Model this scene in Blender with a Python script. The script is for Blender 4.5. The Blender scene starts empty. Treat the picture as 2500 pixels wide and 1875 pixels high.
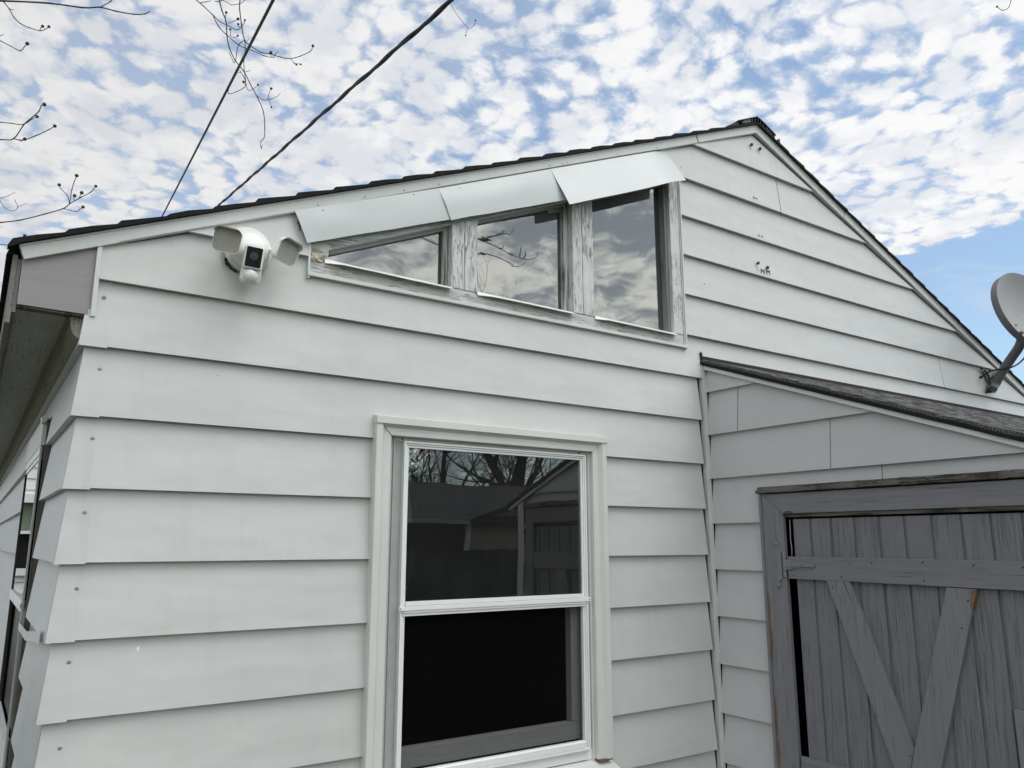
import bpy, bmesh, math, random
from mathutils import Vector, Matrix, noise as mnoise
R = math.radians
sc = bpy.context.scene
col = sc.collection

# ------------------------------------------------------------------ camera
F = 1922.09 / 2500.0
pitch, yaw = R(11.357), R(34.170)
CAM = Vector((0.0, -2.5, 1.6))
cr = Vector((math.cos(yaw), -math.sin(yaw), 0))
cf = Vector((math.sin(yaw) * math.cos(pitch), math.cos(yaw) * math.cos(pitch), math.sin(pitch)))
cu = cr.cross(cf)
cd = bpy.data.cameras.new("camera")
cam = bpy.data.objects.new("camera", cd)
col.objects.link(cam)
cd.sensor_width = 36.0
cd.lens = 36.0 * F
cd.clip_start = 0.05
cd.clip_end = 2000
cam.matrix_world = Matrix(((cr.x, cu.x, -cf.x, CAM.x), (cr.y, cu.y, -cf.y, CAM.y), (cr.z, cu.z, -cf.z, CAM.z), (0, 0, 0, 1)))
sc.camera = cam

# ------------------------------------------------------------------ sun + exposure
SUN_EL, SUN_AZ = 60.0, 155.0          # azimuth clockwise from +Y
sd = Vector((math.sin(R(SUN_AZ)) * math.cos(R(SUN_EL)), math.cos(R(SUN_AZ)) * math.cos(R(SUN_EL)), math.sin(R(SUN_EL))))
ld = bpy.data.lights.new("sun", 'SUN')
ld.energy = 0.95
ld.angle = R(30)
ld.color = (1.0, 0.985, 0.97)
lo = bpy.data.objects.new("sun", ld)
lo.rotation_euler = sd.to_track_quat('Z', 'Y').to_euler()
col.objects.link(lo)
sc.view_settings.view_transform = 'Standard'
sc.view_settings.look = 'None'
sc.view_settings.exposure = 0.0
sc.view_settings.gamma = 1.0

# ------------------------------------------------------------------ node helpers
class NT:
    def __init__(s, tree):
        s.t = tree
    def n(s, kind, **kw):
        nd = s.t.nodes.new(kind)
        for k, v in kw.items():
            if k.startswith('i_'):
                key = k[2:]
                nd.inputs[int(key) if key.isdigit() else key.replace('_', ' ')].default_value = v
            else:
                setattr(nd, k, v)
        return nd
    def l(s, a, b):
        s.t.links.new(a, b)
    def m(s, op, a, b=None, c=None, clamp=False):
        nd = s.n('ShaderNodeMath', operation=op, use_clamp=clamp)
        for i, v in enumerate((a, b, c)):
            if v is None: continue
            if isinstance(v, (int, float)): nd.inputs[i].default_value = v
            else: s.l(v, nd.inputs[i])
        return nd.outputs[0]
    def ss(s, v, a, b, lo=0.0, hi=1.0):
        nd = s.n('ShaderNodeMapRange', interpolation_type='SMOOTHSTEP')
        s.l(v, nd.inputs[0])
        nd.inputs[1].default_value = a; nd.inputs[2].default_value = b
        nd.inputs[3].default_value = lo; nd.inputs[4].default_value = hi
        return nd.outputs[0]
    def mix(s, f, a, b):
        nd = s.n('ShaderNodeMix', data_type='RGBA')
        for i, v in ((0, f), (6, a), (7, b)):
            if isinstance(v, (int, float)): nd.inputs[i].default_value = v
            elif isinstance(v, tuple): nd.inputs[i].default_value = v + (1,) if len(v) == 3 else v
            else: s.l(v, nd.inputs[i])
        return nd.outputs[2]

COVER, CB = 0.345, 0.87
# ------------------------------------------------------------------ world: Nishita sky with a broken altocumulus layer
w = bpy.data.worlds.new("World")
sc.world = w
w.use_nodes = True
N = NT(w.node_tree)
w.node_tree.nodes.clear()
tc = N.n('ShaderNodeTexCoord')
sep = N.n('ShaderNodeSeparateXYZ'); N.l(tc.outputs['Generated'], sep.inputs[0])
X, Y, Z = sep.outputs
zc = N.m('ADD', N.m('MAXIMUM', Z, 0.0), 0.14)
px = N.m('DIVIDE', X, zc); py = N.m('DIVIDE', Y, zc)
cmb = N.n('ShaderNodeCombineXYZ'); N.l(px, cmb.inputs[0]); N.l(py, cmb.inputs[1])
warp = N.n('ShaderNodeTexNoise', i_Scale=2.3, i_Detail=2.0); N.l(cmb.outputs[0], warp.inputs['Vector'])
wv = N.n('ShaderNodeVectorMath', operation='MULTIPLY_ADD')
N.l(warp.outputs['Color'], wv.inputs[0]); wv.inputs[1].default_value = (0.13, 0.13, 0.1); N.l(cmb.outputs[0], wv.inputs[2])
fine = N.n('ShaderNodeTexNoise', i_Scale=30.0, i_Detail=7.0, i_Roughness=0.62, i_Distortion=0.2); N.l(wv.outputs[0], fine.inputs['Vector'])
w2 = N.n('ShaderNodeVectorMath', operation='MULTIPLY_ADD')
N.l(fine.outputs['Color'], w2.inputs[0]); w2.inputs[1].default_value = (0.055, 0.055, 0.04); N.l(wv.outputs[0], w2.inputs[2])
big = N.n('ShaderNodeTexNoise', i_Scale=3.4, i_Detail=3.0, i_Roughness=0.5); N.l(wv.outputs[0], big.inputs['Vector'])
mid = N.n('ShaderNodeTexNoise', i_Scale=18.0, i_Detail=7.0, i_Roughness=0.58); N.l(wv.outputs[0], mid.inputs['Vector'])
vo = N.n('ShaderNodeTexVoronoi', feature='SMOOTH_F1', i_Scale=22.0, i_Smoothness=0.35); N.l(w2.outputs[0], vo.inputs['Vector'])
cell = N.m('SUBTRACT', 0.62, vo.outputs['Distance'])
# density: puffs + broad sheets + torn edges
dens = N.m('ADD', N.m('MULTIPLY', cell, 1.05), N.m('ADD', N.m('MULTIPLY', N.m('SUBTRACT', big.outputs[0], 0.5), 1.1), N.m('MULTIPLY', N.m('SUBTRACT', mid.outputs[0], 0.5), 1.25)))
dens = N.m('ADD', dens, N.m('MULTIPLY', N.m('SUBTRACT', fine.outputs[0], 0.5), 0.30))
dens = N.m('ADD', dens, COVER)
rightp = N.ss(px, 1.05, 1.65)
dens = N.m('ADD', dens, N.m('MULTIPLY', rightp, 0.08))
wob_ = N.m('MULTIPLY', N.m('SUBTRACT', mid.outputs[0], 0.5), 0.22)
clear = N.ss(N.m('ADD', px, wob_), 1.80, 1.90)
dens = N.m('SUBTRACT', dens, N.m('MULTIPLY', clear, 1.2))
wisp = N.n('ShaderNodeTexNoise', i_Scale=3.0, i_Detail=5.0, i_Distortion=1.5); N.l(cmb.outputs[0], wisp.inputs['Vector'])
backs = N.ss(Y, -0.15, 0.1, 1.0, 0.0)
dens = N.m('ADD', dens, N.m('MULTIPLY', 0.55, backs))
mask = N.m('MAXIMUM', N.ss(dens, -0.06, 0.44), N.m('MULTIPLY', N.ss(wisp.outputs[0], 0.5, 0.8), 0.5))
mask = N.m('MAXIMUM', mask, N.ss(px, 0.1, 0.95, 0.42, 0.0))
thick = N.ss(dens, 0.16, 0.62)
glow = N.m('ADD', N.m('MULTIPLY', X, sd.x), N.m('ADD', N.m('MULTIPLY', Y, sd.y), N.m('MULTIPLY', Z, sd.z)))
glowr = N.ss(glow, -0.1, 1.0, 0.0, 1.0)
right = N.ss(X, -0.2, 0.8, 0.0, 1.0)
grey = N.n('ShaderNodeTexNoise', i_Scale=9.0, i_Detail=6.0); N.l(w2.outputs[0], grey.inputs['Vector'])
ccol = N.mix(thick, (6.1, 6.75, 7.9), (9.0, 9.0, 9.05))
ccol2 = N.mix(N.m('MULTIPLY', N.ss(grey.outputs[0], 0.42, 0.62), 0.6), ccol, (6.6, 7.0, 7.7))
ccol2 = N.mix(N.m('MULTIPLY', backs, 1.0), ccol2, N.mix(N.ss(N.m('ADD', N.m('MULTIPLY', big.outputs[0], 0.6), N.m('MULTIPLY', mid.outputs[0], 0.4)), 0.42, 0.60), (6.6, 7.4, 8.5), (20.0, 20.0, 18.8)))
bright = N.m('ADD', CB, N.m('ADD', N.m('MULTIPLY', right, 0.20), N.m('MULTIPLY', N.m('MULTIPLY', glowr, backs), 0.35)))
vs = N.n('ShaderNodeVectorMath', operation='SCALE'); N.l(ccol2, vs.inputs[0]); N.l(bright, vs.inputs['Scale'])
sky = N.n('ShaderNodeTexSky', sky_type='NISHITA', sun_disc=False, sun_elevation=R(SUN_EL), sun_rotation=R(SUN_AZ), air_density=1.0, dust_density=1.2, ozone_density=1.0)
skv = N.n('ShaderNodeVectorMath', operation='MULTIPLY_ADD'); N.l(sky.outputs[0], skv.inputs[0]); skv.inputs[1].default_value = (1.45, 1.6, 1.6); skv.inputs[2].default_value = (1.1, 1.2, 1.3)
wc = N.mix(mask, skv.outputs[0], vs.outputs[0])
bg = N.n('ShaderNodeBackground', i_Strength=0.1); N.l(wc, bg.inputs[0])
wo = N.n('ShaderNodeOutputWorld'); N.l(bg.outputs[0], wo.inputs[0])

# ------------------------------------------------------------------ materials
MATS = {}
def base_mat(name, rough=0.6, metallic=0.0, spec=0.5):
    m = bpy.data.materials.new(name); m.use_nodes = True
    t = m.node_tree; t.nodes.clear()
    n = NT(t)
    b = n.n('ShaderNodeBsdfPrincipled')
    b.inputs['Roughness'].default_value = rough
    b.inputs['Metallic'].default_value = metallic
    b.inputs['Specular IOR Level'].default_value = spec
    o = n.n('ShaderNodeOutputMaterial'); n.l(b.outputs[0], o.inputs[0])
    MATS[name] = m
    return m, n, b, o
def coords(n, scale=(1, 1, 1)):
    g = n.n('ShaderNodeNewGeometry')
    mp = n.n('ShaderNodeMapping'); mp.inputs['Scale'].default_value = scale
    n.l(g.outputs['Position'], mp.inputs[0])
    return mp.outputs[0]
def noise(n, v, scale, detail=4, rough=0.5, dist=0.0):
    t = n.n('ShaderNodeTexNoise', i_Scale=scale, i_Detail=detail, i_Roughness=rough, i_Distortion=dist)
    n.l(v, t.inputs['Vector']); return t.outputs[0]
def bump(n, b, h, strength, dist=0.01, prev=None):
    bp = n.n('ShaderNodeBump', i_Strength=strength, i_Distance=dist)
    n.l(h, bp.inputs['Height'])
    if prev: n.l(prev, bp.inputs['Normal'])
    n.l(bp.outputs[0], b.inputs['Normal']); return bp.outputs[0]

def plain(name, c, rough=0.5, metallic=0.0, var=0.12, scale=9.0, bumpv=0.1, bscale=60.0, spec=0.5):
    m, n, b, o = base_mat(name, rough, metallic, spec)
    v = coords(n)
    f = noise(n, v, scale, 6, 0.6)
    d = tuple(x * (1 - var) for x in c)
    e = tuple(min(1, x * (1 + var * 0.6)) for x in c)
    n.l(n.mix(n.ss(f, 0.3, 0.7), d, e), b.inputs['Base Color'])
    if bumpv: bump(n, b, noise(n, v, bscale, 4), bumpv, 0.004)
    return m

def siding_mat(name, c, rough=0.42, dirt=0.5):
    m, n, b, o = base_mat(name, rough)
    v = coords(n)
    soft = noise(n, v, 1.6, 3)
    fine = noise(n, v, 30, 5, 0.6)
    streak = noise(n, coords(n, (9, 9, 0.8)), 2.5, 4, 0.55)
    a = n.mix(n.ss(soft, 0.3, 0.7), tuple(x * 0.955 for x in c), tuple(min(1, x * 1.03) for x in c))
    a = n.mix(n.m('MULTIPLY', n.ss(streak, 0.5, 0.75), 0.24 * dirt), a, (0.36, 0.38, 0.36))
    a = n.mix(n.m('MULTIPLY', n.ss(fine, 0.60, 0.74), 0.18 * dirt), a, (0.33, 0.33, 0.30))
    # every panel weathers a little differently
    gz = n.n('ShaderNodeNewGeometry'); sz_ = n.n('ShaderNodeSeparateXYZ'); n.l(gz.outputs['Position'], sz_.inputs[0])
    wn = n.n('ShaderNodeTexWhiteNoise', noise_dimensions='1D'); n.l(n.m('FLOOR', n.m('DIVIDE', n.m('ADD', sz_.outputs[2], 0.071), 0.1997)), wn.inputs['W'])
    a = n.mix(n.m('MULTIPLY', wn.outputs['Value'], 0.10), a, (0.38, 0.40, 0.42))
    # rare small chips and specks
    sp = n.n('ShaderNodeTexVoronoi', i_Scale=9.0); n.l(v, sp.inputs['Vector'])
    spk = n.m('MULTIPLY', n.m('LESS_THAN', sp.outputs['Distance'], 0.024), n.m('GREATER_THAN', noise(n, v, 3.0, 2), 0.56))
    a = n.mix(n.m('MULTIPLY', spk, 0.75), a, (0.25, 0.23, 0.20))
    sp2 = n.n('ShaderNodeTexVoronoi', i_Scale=5.0); n.l(coords(n, (1, 1, 0.6)), sp2.inputs['Vector'])
    spk2 = n.m('MULTIPLY', n.m('LESS_THAN', sp2.outputs['Distance'], 0.02), n.m('GREATER_THAN', noise(n, v, 2.1, 2), 0.54))
    a = n.mix(n.m('MULTIPLY', spk2, 0.9), a, (0.80, 0.82, 0.80))
    n.l(a, b.inputs['Base Color'])
    n.l(n.ss(soft, 0.2, 0.8, rough - 0.05, rough + 0.12), b.inputs['Roughness'])
    p = bump(n, b, noise(n, coords(n, (1, 1, 2.2)), 3.2, 2), 0.38, 0.02)
    bump(n, b, fine, 0.06, 0.003, p)
    return m

def wood_mat(name, c, dark, axis='z', crack=0.5, rough=0.75, amt=0.85, bare=None, bstr=0.7, fs=1.0, st=0.035):
    """painted, weathered board: cracks run along axis"""
    m, n, b, o = base_mat(name, rough)
    s = {'z': (1, 1, st), 'x': (st, 1, 1), 'y': (1, st, 1)}[axis]
    v = coords(n, s)
    g1 = noise(n, v, 170 * fs, 5, 0.6, 0.25)
    g2 = noise(n, v, 60 * fs, 5, 0.6, 0.3)
    patch = noise(n, coords(n), 6, 5, 0.6)
    cr_ = n.ss(g1, 0.5 + 0.09 * (1 - crack), 0.62 + 0.09 * (1 - crack))
    cr_ = n.m('MULTIPLY', cr_, n.ss(patch, 0.35, 0.60))
    a = n.mix(n.ss(g2, 0.3, 0.7), tuple(x * 0.88 for x in c), c)
    a = n.mix(n.m('MULTIPLY', cr_, amt), a, dark)
    if bare:
        lo_, bc = bare
        a = n.mix(n.ss(n.m('ADD', n.m('MULTIPLY', patch, 0.7), n.m('MULTIPLY', g2, 0.3)), lo_, lo_ + 0.03), a, bc)
    n.l(a, b.inputs['Base Color'])
    h = n.m('SUBTRACT', n.m('MULTIPLY', g2, 0.6), cr_)
    bump(n, b, h, bstr, 0.006)
    return m

def shingle_mat(name, c, st=(1, 1, 1), fr=260, lo=0.5, hi=1.7):
    m, n, b, o = base_mat(name, 0.95, spec=0.2)
    v = coords(n)
    gr = noise(n, coords(n, st), fr, 5, 0.7)
    bl = noise(n, coords(n, (1, 1, 1)), 4.0, 3)
    br = n.n('ShaderNodeTexBrick', i_Scale=1.0); n.l(v, br.inputs['Vector'])
    a = n.mix(n.ss(gr, 0.38, 0.66), tuple(x * lo for x in c), tuple(x * hi for x in c))
    a = n.mix(n.m('MULTIPLY', n.ss(bl, 0.35, 0.65), 0.35), a, tuple(x * 0.6 for x in c))
    n.l(a, b.inputs['Base Color'])
    bump(n, b, gr, 1.0, 0.004)
    return m

def glass_mat(name, ior=1.9, tint=(0.75, 0.8, 0.78), dust=0.02, wob=0.05):
    m = bpy.data.materials.new(name); m.use_nodes = True
    n = NT(m.node_tree); m.node_tree.nodes.clear()
    tr = n.n('ShaderNodeBsdfTransparent'); tr.inputs[0].default_value = tint + (1,)
    gl = n.n('ShaderNodeBsdfGlossy'); gl.inputs['Roughness'].default_value = 0.0
    gl.inputs[0].default_value = (0.95, 0.97, 0.95, 1)
    fr = n.n('ShaderNodeFresnel', i_IOR=ior)
    v = coords(n)
    bp = n.n('ShaderNodeBump', i_Strength=wob, i_Distance=0.02); n.l(noise(n, v, 3.0, 1), bp.inputs['Height'])
    n.l(bp.outputs[0], gl.inputs['Normal'])
    mx = n.n('ShaderNodeMixShader'); n.l(fr.outputs[0], mx.inputs[0]); n.l(tr.outputs[0], mx.inputs[1]); n.l(gl.outputs[0], mx.inputs[2])
    df = n.n('ShaderNodeBsdfDiffuse'); df.inputs[0].default_value = (0.6, 0.6, 0.57, 1)
    mx2 = n.n('ShaderNodeMixShader')
    sp = n.n('ShaderNodeTexVoronoi', i_Scale=38.0); n.l(v, sp.inputs['Vector'])
    spk = n.m('MULTIPLY', n.m('LESS_THAN', sp.outputs['Distance'], 0.05), n.m('GREATER_THAN', noise(n, v, 9.0, 2), 0.6))
    n.l(n.m('ADD', n.m('MULTIPLY', noise(n, v, 5, 6, 0.65), dust), n.m('MULTIPLY', spk, 0.5), clamp=True), mx2.inputs[0])
    n.l(mx.outputs[0], mx2.inputs[1]); n.l(df.outputs[0], mx2.inputs[2])
    o = n.n('ShaderNodeOutputMaterial'); n.l(mx2.outputs[0], o.inputs[0])
    MATS[name] = m
    return m

def stain_mat(name, c, a=0.6):
    m = bpy.data.materials.new(name); m.use_nodes = True
    n = NT(m.node_tree); m.node_tree.nodes.clear()
    tr = n.n('ShaderNodeBsdfTransparent'); df = n.n('ShaderNodeBsdfDiffuse'); df.inputs[0].default_value = c + (1,)
    mx = n.n('ShaderNodeMixShader')
    n.l(n.m('MULTIPLY', n.ss(noise(n, coords(n, (1, 1, 0.3)), 140, 4), 0.3, 0.62), a), mx.inputs[0])
    n.l(tr.outputs[0], mx.inputs[1]); n.l(df.outputs[0], mx.inputs[2])
    o = n.n('ShaderNodeOutputMaterial'); n.l(mx.outputs[0], o.inputs[0])
    MATS[name] = m
    return m

SID = siding_mat('siding_white', (0.532, 0.545, 0.534))
CAPM = siding_mat('corner_metal', (0.525, 0.536, 0.53), dirt=0.9)
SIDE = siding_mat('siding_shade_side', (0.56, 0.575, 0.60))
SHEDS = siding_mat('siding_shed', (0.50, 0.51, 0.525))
NEI = siding_mat('siding_neighbour', (0.78, 0.79, 0.80), dirt=0.2)
TRIM = plain('trim_aluminium', (0.585, 0.605, 0.59), 0.45, var=0.05, scale=5, bumpv=0.12, bscale=7)
CASE = plain('casing_vinyl', (0.61, 0.615, 0.59), 0.40, var=0.05, scale=3, bumpv=0.06, bscale=12)
FLASH = plain('flashing_sheet', (0.50, 0.53, 0.535), 0.35, var=0.04, scale=3, bumpv=0.25, bscale=4)
ALU = plain('storm_frame_white', (0.76, 0.77, 0.77), 0.35, var=0.03, scale=6, bumpv=0.02)
CHAN = plain('channel_grey', (0.36, 0.38, 0.37), 0.5, var=0.08)
GREYP = wood_mat('eave_grey_paint', (0.275, 0.265, 0.27), (0.16, 0.155, 0.155), 'x', 0.1, 0.6, 0.3, bstr=0.12)
SOFF = wood_mat('soffit_paint', (0.42, 0.42, 0.42), (0.05, 0.05, 0.045), 'y', 0.2, 0.8, 0.5)
FRIEZ = wood_mat('frieze_wood', (0.28, 0.265, 0.22), (0.08, 0.06, 0.05), 'y', 0.5, 0.8, 0.6)
FASC = wood_mat('fascia_wood', (0.19, 0.185, 0.18), (0.08, 0.08, 0.08), 'y', 0.2, 0.8, 0.7)
PEELV = wood_mat('peeling_paint_upright', (0.63, 0.64, 0.63), (0.17, 0.165, 0.16), 'z', 0.7, 0.8, 0.5, bstr=1.0, fs=1.5, st=0.09)
PEELH = wood_mat('peeling_paint_rail', (0.55, 0.565, 0.55), (0.20, 0.19, 0.17), 'x', 0.5, 0.8, 0.4, bare=(0.60, (0.46, 0.40, 0.30)), bstr=0.9, fs=1.5, st=0.07)
DARKW = wood_mat('dark_gap_wood', (0.12, 0.11, 0.10), (0.03, 0.03, 0.03), 'z', 0.9, 0.9, 0.9, fs=0.5)
WORN = wood_mat('worn_stop_paint', (0.42, 0.42, 0.40), (0.05, 0.045, 0.04), 'z', 1.2, 0.9, 0.95, bstr=1.0, fs=0.45)
REVL = wood_mat('reveal_grey', (0.22, 0.225, 0.22), (0.06, 0.06, 0.055), 'z', 0.5, 0.8, 0.8, fs=0.5)
DOORB = wood_mat('door_boards', (0.180, 0.182, 0.202), (0.055, 0.055, 0.065), 'z', 0.65, 0.7, 0.7, bstr=0.5, fs=1.9, st=0.02)
DOORF = wood_mat('door_frame_paint', (0.195, 0.197, 0.215), (0.08, 0.08, 0.08), 'z', 0.25, 0.6, 0.7, bstr=0.5)
DOORH = wood_mat('door_head_paint', (0.185, 0.187, 0.205), (0.08, 0.08, 0.08), 'y', 0.25, 0.6, 0.7, bstr=0.5)
CAPW = wood_mat('door_cap_bare', (0.13, 0.12, 0.11), (0.015, 0.012, 0.01), 'y', 1.5, 0.9, 0.9, bstr=1.0, fs=0.7)
BARE = wood_mat('bare_wood', (0.20, 0.12, 0.075), (0.09, 0.05, 0.03), 'z', 0.7, 0.85, 0.7)
SASH = wood_mat('sash_grey_wood', (0.34, 0.345, 0.345), (0.22, 0.22, 0.22), 'x', 0.15, 0.7, 0.4, st=0.06, fs=1.5, bstr=0.3)
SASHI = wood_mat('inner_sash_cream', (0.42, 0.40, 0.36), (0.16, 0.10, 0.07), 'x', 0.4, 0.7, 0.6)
SHING = shingle_mat('asphalt_shingle', (0.020, 0.019, 0.021))
SHING2 = shingle_mat('shed_shingle', (0.080, 0.079, 0.080), (0.06, 1, 1), 170, 0.25, 2.6)
BLACK = plain('black_plastic', (0.018, 0.018, 0.02), 0.45, bumpv=0.05)
VENTG = plain('vent_mesh_grey', (0.10, 0.105, 0.11), 0.6, bumpv=0.4, bscale=300)
CABLE = plain('cable_black', (0.012, 0.012, 0.013), 0.55, bumpv=0.2, bscale=120)
GAP = plain('dark_gap', (0.03, 0.027, 0.024), 0.95, bumpv=0)
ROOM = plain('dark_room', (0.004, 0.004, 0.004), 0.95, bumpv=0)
ATTIC = plain('attic_room', (0.17, 0.18, 0.18), 0.95, bumpv=0)
GLASS = glass_mat('window_glass', 2.2, dust=0.028)
GLASSG = glass_mat('gable_glass', 2.6, (0.6, 0.66, 0.64), 0.10, 0.12)
GLASSS = glass_mat('side_glass', 1.7, (0.5, 0.5, 0.5), 0.0, 0.02)
WPLAS = plain('white_plastic', (0.74, 0.74, 0.71), 0.33, var=0.03, bumpv=0.02)
WPLAS2 = plain('lamp_lens', (0.36, 0.35, 0.32), 0.35, var=0.1, scale=18, bumpv=0.05)
PIR = plain('sensor_dome', (0.66, 0.66, 0.64), 0.22, var=0.02, bumpv=0)
GLOSSB = plain('camera_glass', (0.003, 0.003, 0.006), 0.12, bumpv=0, spec=0.12)
LENSR = plain('lens_ring', (0.02, 0.02, 0.028), 0.3, bumpv=0)
STEEL = plain('galvanised_nail', (0.30, 0.30, 0.29), 0.5, 0.4, bumpv=0.3)
RUST = plain('rusty_iron', (0.065, 0.045, 0.035), 0.8, bumpv=0.5)
STAIN = stain_mat('rust_stain', (0.30, 0.15, 0.09), 0.6)
REDP = stain_mat('old_red_paint', (0.22, 0.035, 0.02), 0.95)
DISHM = plain('dish_paint', (0.26, 0.265, 0.27), 0.5, var=0.04, bumpv=0.03)
DISHB = plain('dish_rim_paint', (0.13, 0.13, 0.14), 0.5, bumpv=0.05)
MASTM = plain('mast_paint', (0.15, 0.153, 0.163), 0.5, bumpv=0.1)
BARK = plain('dogwood_bark', (0.055, 0.045, 0.045), 0.85, bumpv=0.6, bscale=200)
BUD = plain('flower_bud', (0.05, 0.042, 0.038), 0.8, bumpv=0.4)
BARK2 = plain('tree_bark', (0.035, 0.03, 0.027), 0.9, bumpv=0.5, bscale=30)
GRASS = plain('winter_grass', (0.075, 0.08, 0.04), 0.95, var=0.5, scale=3, bumpv=0.6, bscale=50)
GROOF = shingle_mat('garage_shingle', (0.075, 0.08, 0.09))
GBEIGE = siding_mat('garage_siding', (0.30, 0.26, 0.19))
FENCEM = wood_mat('fence_boards', (0.035, 0.05, 0.042), (0.015, 0.02, 0.015), 'z', 0.5)
BLIND = plain('green_blind', (0.16, 0.20, 0.15), 0.8, bumpv=0)

# ------------------------------------------------------------------ mesh helpers
class MB:
    def __init__(s): s.v = []; s.f = []
    def add(s, vs, fs):
        o = len(s.v); s.v += [tuple(v) for v in vs]; s.f += [tuple(i + o for i in f) for f in fs]; return s
    def box(s, x0, x1, y0, y1, z0, z1):
        x0, x1 = sorted((x0, x1)); y0, y1 = sorted((y0, y1)); z0, z1 = sorted((z0, z1))
        vs = [(x, y, z) for z in (z0, z1) for y in (y0, y1) for x in (x0, x1)]
        return s.add(vs, [(0, 2, 3, 1), (4, 5, 7, 6), (0, 1, 5, 4), (2, 6, 7, 3), (0, 4, 6, 2), (1, 3, 7, 5)])
    def prism(s, poly, fn, a, b):
        """poly: 2D points, fn(u,v,t)->xyz"""
        n = len(poly)
        vs = [fn(u, v, a) for u, v in poly] + [fn(u, v, b) for u, v in poly]
        fs = [tuple(range(n)), tuple(range(2 * n - 1, n - 1, -1))]
        fs += [(i, i + n, (i + 1) % n + n, (i + 1) % n) for i in range(n)]
        return s.add(vs, fs)
    def tube(s, pts, rad, sides=8, cap=True):
        pts = [Vector(p) for p in pts]
        if isinstance(rad, (int, float)): rad = [rad] * len(pts)
        vs = []; up = None
        for i, p in enumerate(pts):
            t = (pts[min(i + 1, len(pts) - 1)] - pts[max(i - 1, 0)])
            t = t.normalized() if t.length > 1e-9 else Vector((0, 0, 1))
            if up is None: up = t.orthogonal().normalized()
            up = (up - t * up.dot(t))
            up = up.normalized() if up.length > 1e-6 else t.orthogonal().normalized()
            sd_ = t.cross(up)
            for k in range(sides):
                a = 2 * math.pi * k / sides
                vs.append(p + (up * math.cos(a) + sd_ * math.sin(a)) * rad[i])
        fs = []
        for i in range(len(pts) - 1):
            for k in range(sides):
                k2 = (k + 1) % sides
                fs.append((i * sides + k, i * sides + k2, (i + 1) * sides + k2, (i + 1) * sides + k))
        if cap:
            fs.append(tuple(range(sides - 1, -1, -1))); o = (len(pts) - 1) * sides
            fs.append(tuple(o + k for k in range(sides)))
        return s.add(vs, fs)
    def lathe(s, prof, mat, sides=32):
        """prof: (r, h) list; mat maps local (x,y,z=h) to world"""
        vs = []; 
        for r_, h in prof:
            for k in range(sides):
                a = 2 * math.pi * k / sides
                vs.append(mat @ Vector((r_ * math.cos(a), r_ * math.sin(a), h)))
        fs = []
        for i in range(len(prof) - 1):
            for k in range(sides):
                k2 = (k + 1) % sides
                fs.append((i * sides + k, i * sides + k2, (i + 1) * sides + k2, (i + 1) * sides + k))
        fs.append(tuple(range(sides - 1, -1, -1))); o = (len(prof) - 1) * sides
        fs.append(tuple(o + k for k in range(sides)))
        return s.add(vs, fs)
    def loft(s, rings):
        n = len(rings[0]); vs = [p for r_ in rings for p in r_]; fs = []
        for i in range(len(rings) - 1):
            for k in range(n):
                k2 = (k + 1) % n
                fs.append((i * n + k, i * n + k2, (i + 1) * n + k2, (i + 1) * n + k))
        fs.append(tuple(range(n - 1, -1, -1))); o = (len(rings) - 1) * n
        fs.append(tuple(o + k for k in range(n)))
        return s.add(vs, fs)
    def ball(s, c, r_, seg=8, sq=(1, 1, 1)):
        prof = [(max(1e-4, r_ * math.sin(math.pi * i / 6)), -r_ * math.cos(math.pi * i / 6)) for i in range(7)]
        return s.lathe(prof, Matrix.Translation(Vector(c)) @ Matrix.Diagonal((sq[0], sq[1], sq[2], 1)), seg)
    def build(s, name, mat, parent=None, smooth=False, bevel=0.0, label=None, sharp=35):
        me = bpy.data.meshes.new(name)
        org = Vector((0, 0, 0)); p = parent
        while p is not None: org += p.location; p = p.parent
        me.from_pydata([tuple(Vector(v) - org) for v in s.v], [], s.f)
        bm = bmesh.new(); bm.from_mesh(me)
        bmesh.ops.remove_doubles(bm, verts=bm.verts, dist=1e-5)
        bmesh.ops.recalc_face_normals(bm, faces=bm.faces)
        bm.to_mesh(me); bm.free()
        me.materials.append(mat)
        if smooth:
            for f in me.polygons: f.use_smooth = True
            me.set_sharp_from_angle(angle=R(sharp))
        o = bpy.data.objects.new(name, me); col.objects.link(o)
        if parent is not None: o.parent = parent
        if bevel:
            bv = o.modifiers.new('bevel', 'BEVEL'); bv.width = bevel; bv.segments = 2; bv.limit_method = 'ANGLE'; bv.angle_limit = R(40)
        if label: o['label'] = label
        return o

def smoothpts(p, n=6):
    out = []; p = [Vector(x) for x in p]
    for i in range(len(p) - 1):
        a, b, c, d = p[max(i - 1, 0)], p[i], p[i + 1], p[min(i + 2, len(p) - 1)]
        for k in range(n):
            t = k / n
            out.append(0.5 * ((2 * b) + (c - a) * t + (2 * a - 5 * b + 4 * c - d) * t * t + (3 * b - a - 3 * c + d) * t ** 3))
    out.append(p[-1]); return out
def thing(name, loc, label, cat, group=None):
    o = bpy.data.objects.new(name, None); col.objects.link(o); o.location = loc
    o.empty_display_size = 0.2
    o['label'] = label; o['category'] = cat
    if group: o['group'] = group
    return o
def struct(o): o['kind'] = 'structure'; return o
def at(X0, Z0, y):
    """a point of the wall plane seen from eye height, brought forward to depth y"""
    k = 1 + y / 2.5
    return Vector((X0 * k, y, 1.6 + (Z0 - 1.6) * k))
def sight(px_, py_, d):
    """point on the sight line through an image pixel, at a given distance from eye"""
    v = cr * ((px_ - 1250) / 1922.09) - cu * ((py_ - 937.5) / 1922.09) + cf
    return CAM + v.normalized() * d
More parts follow.
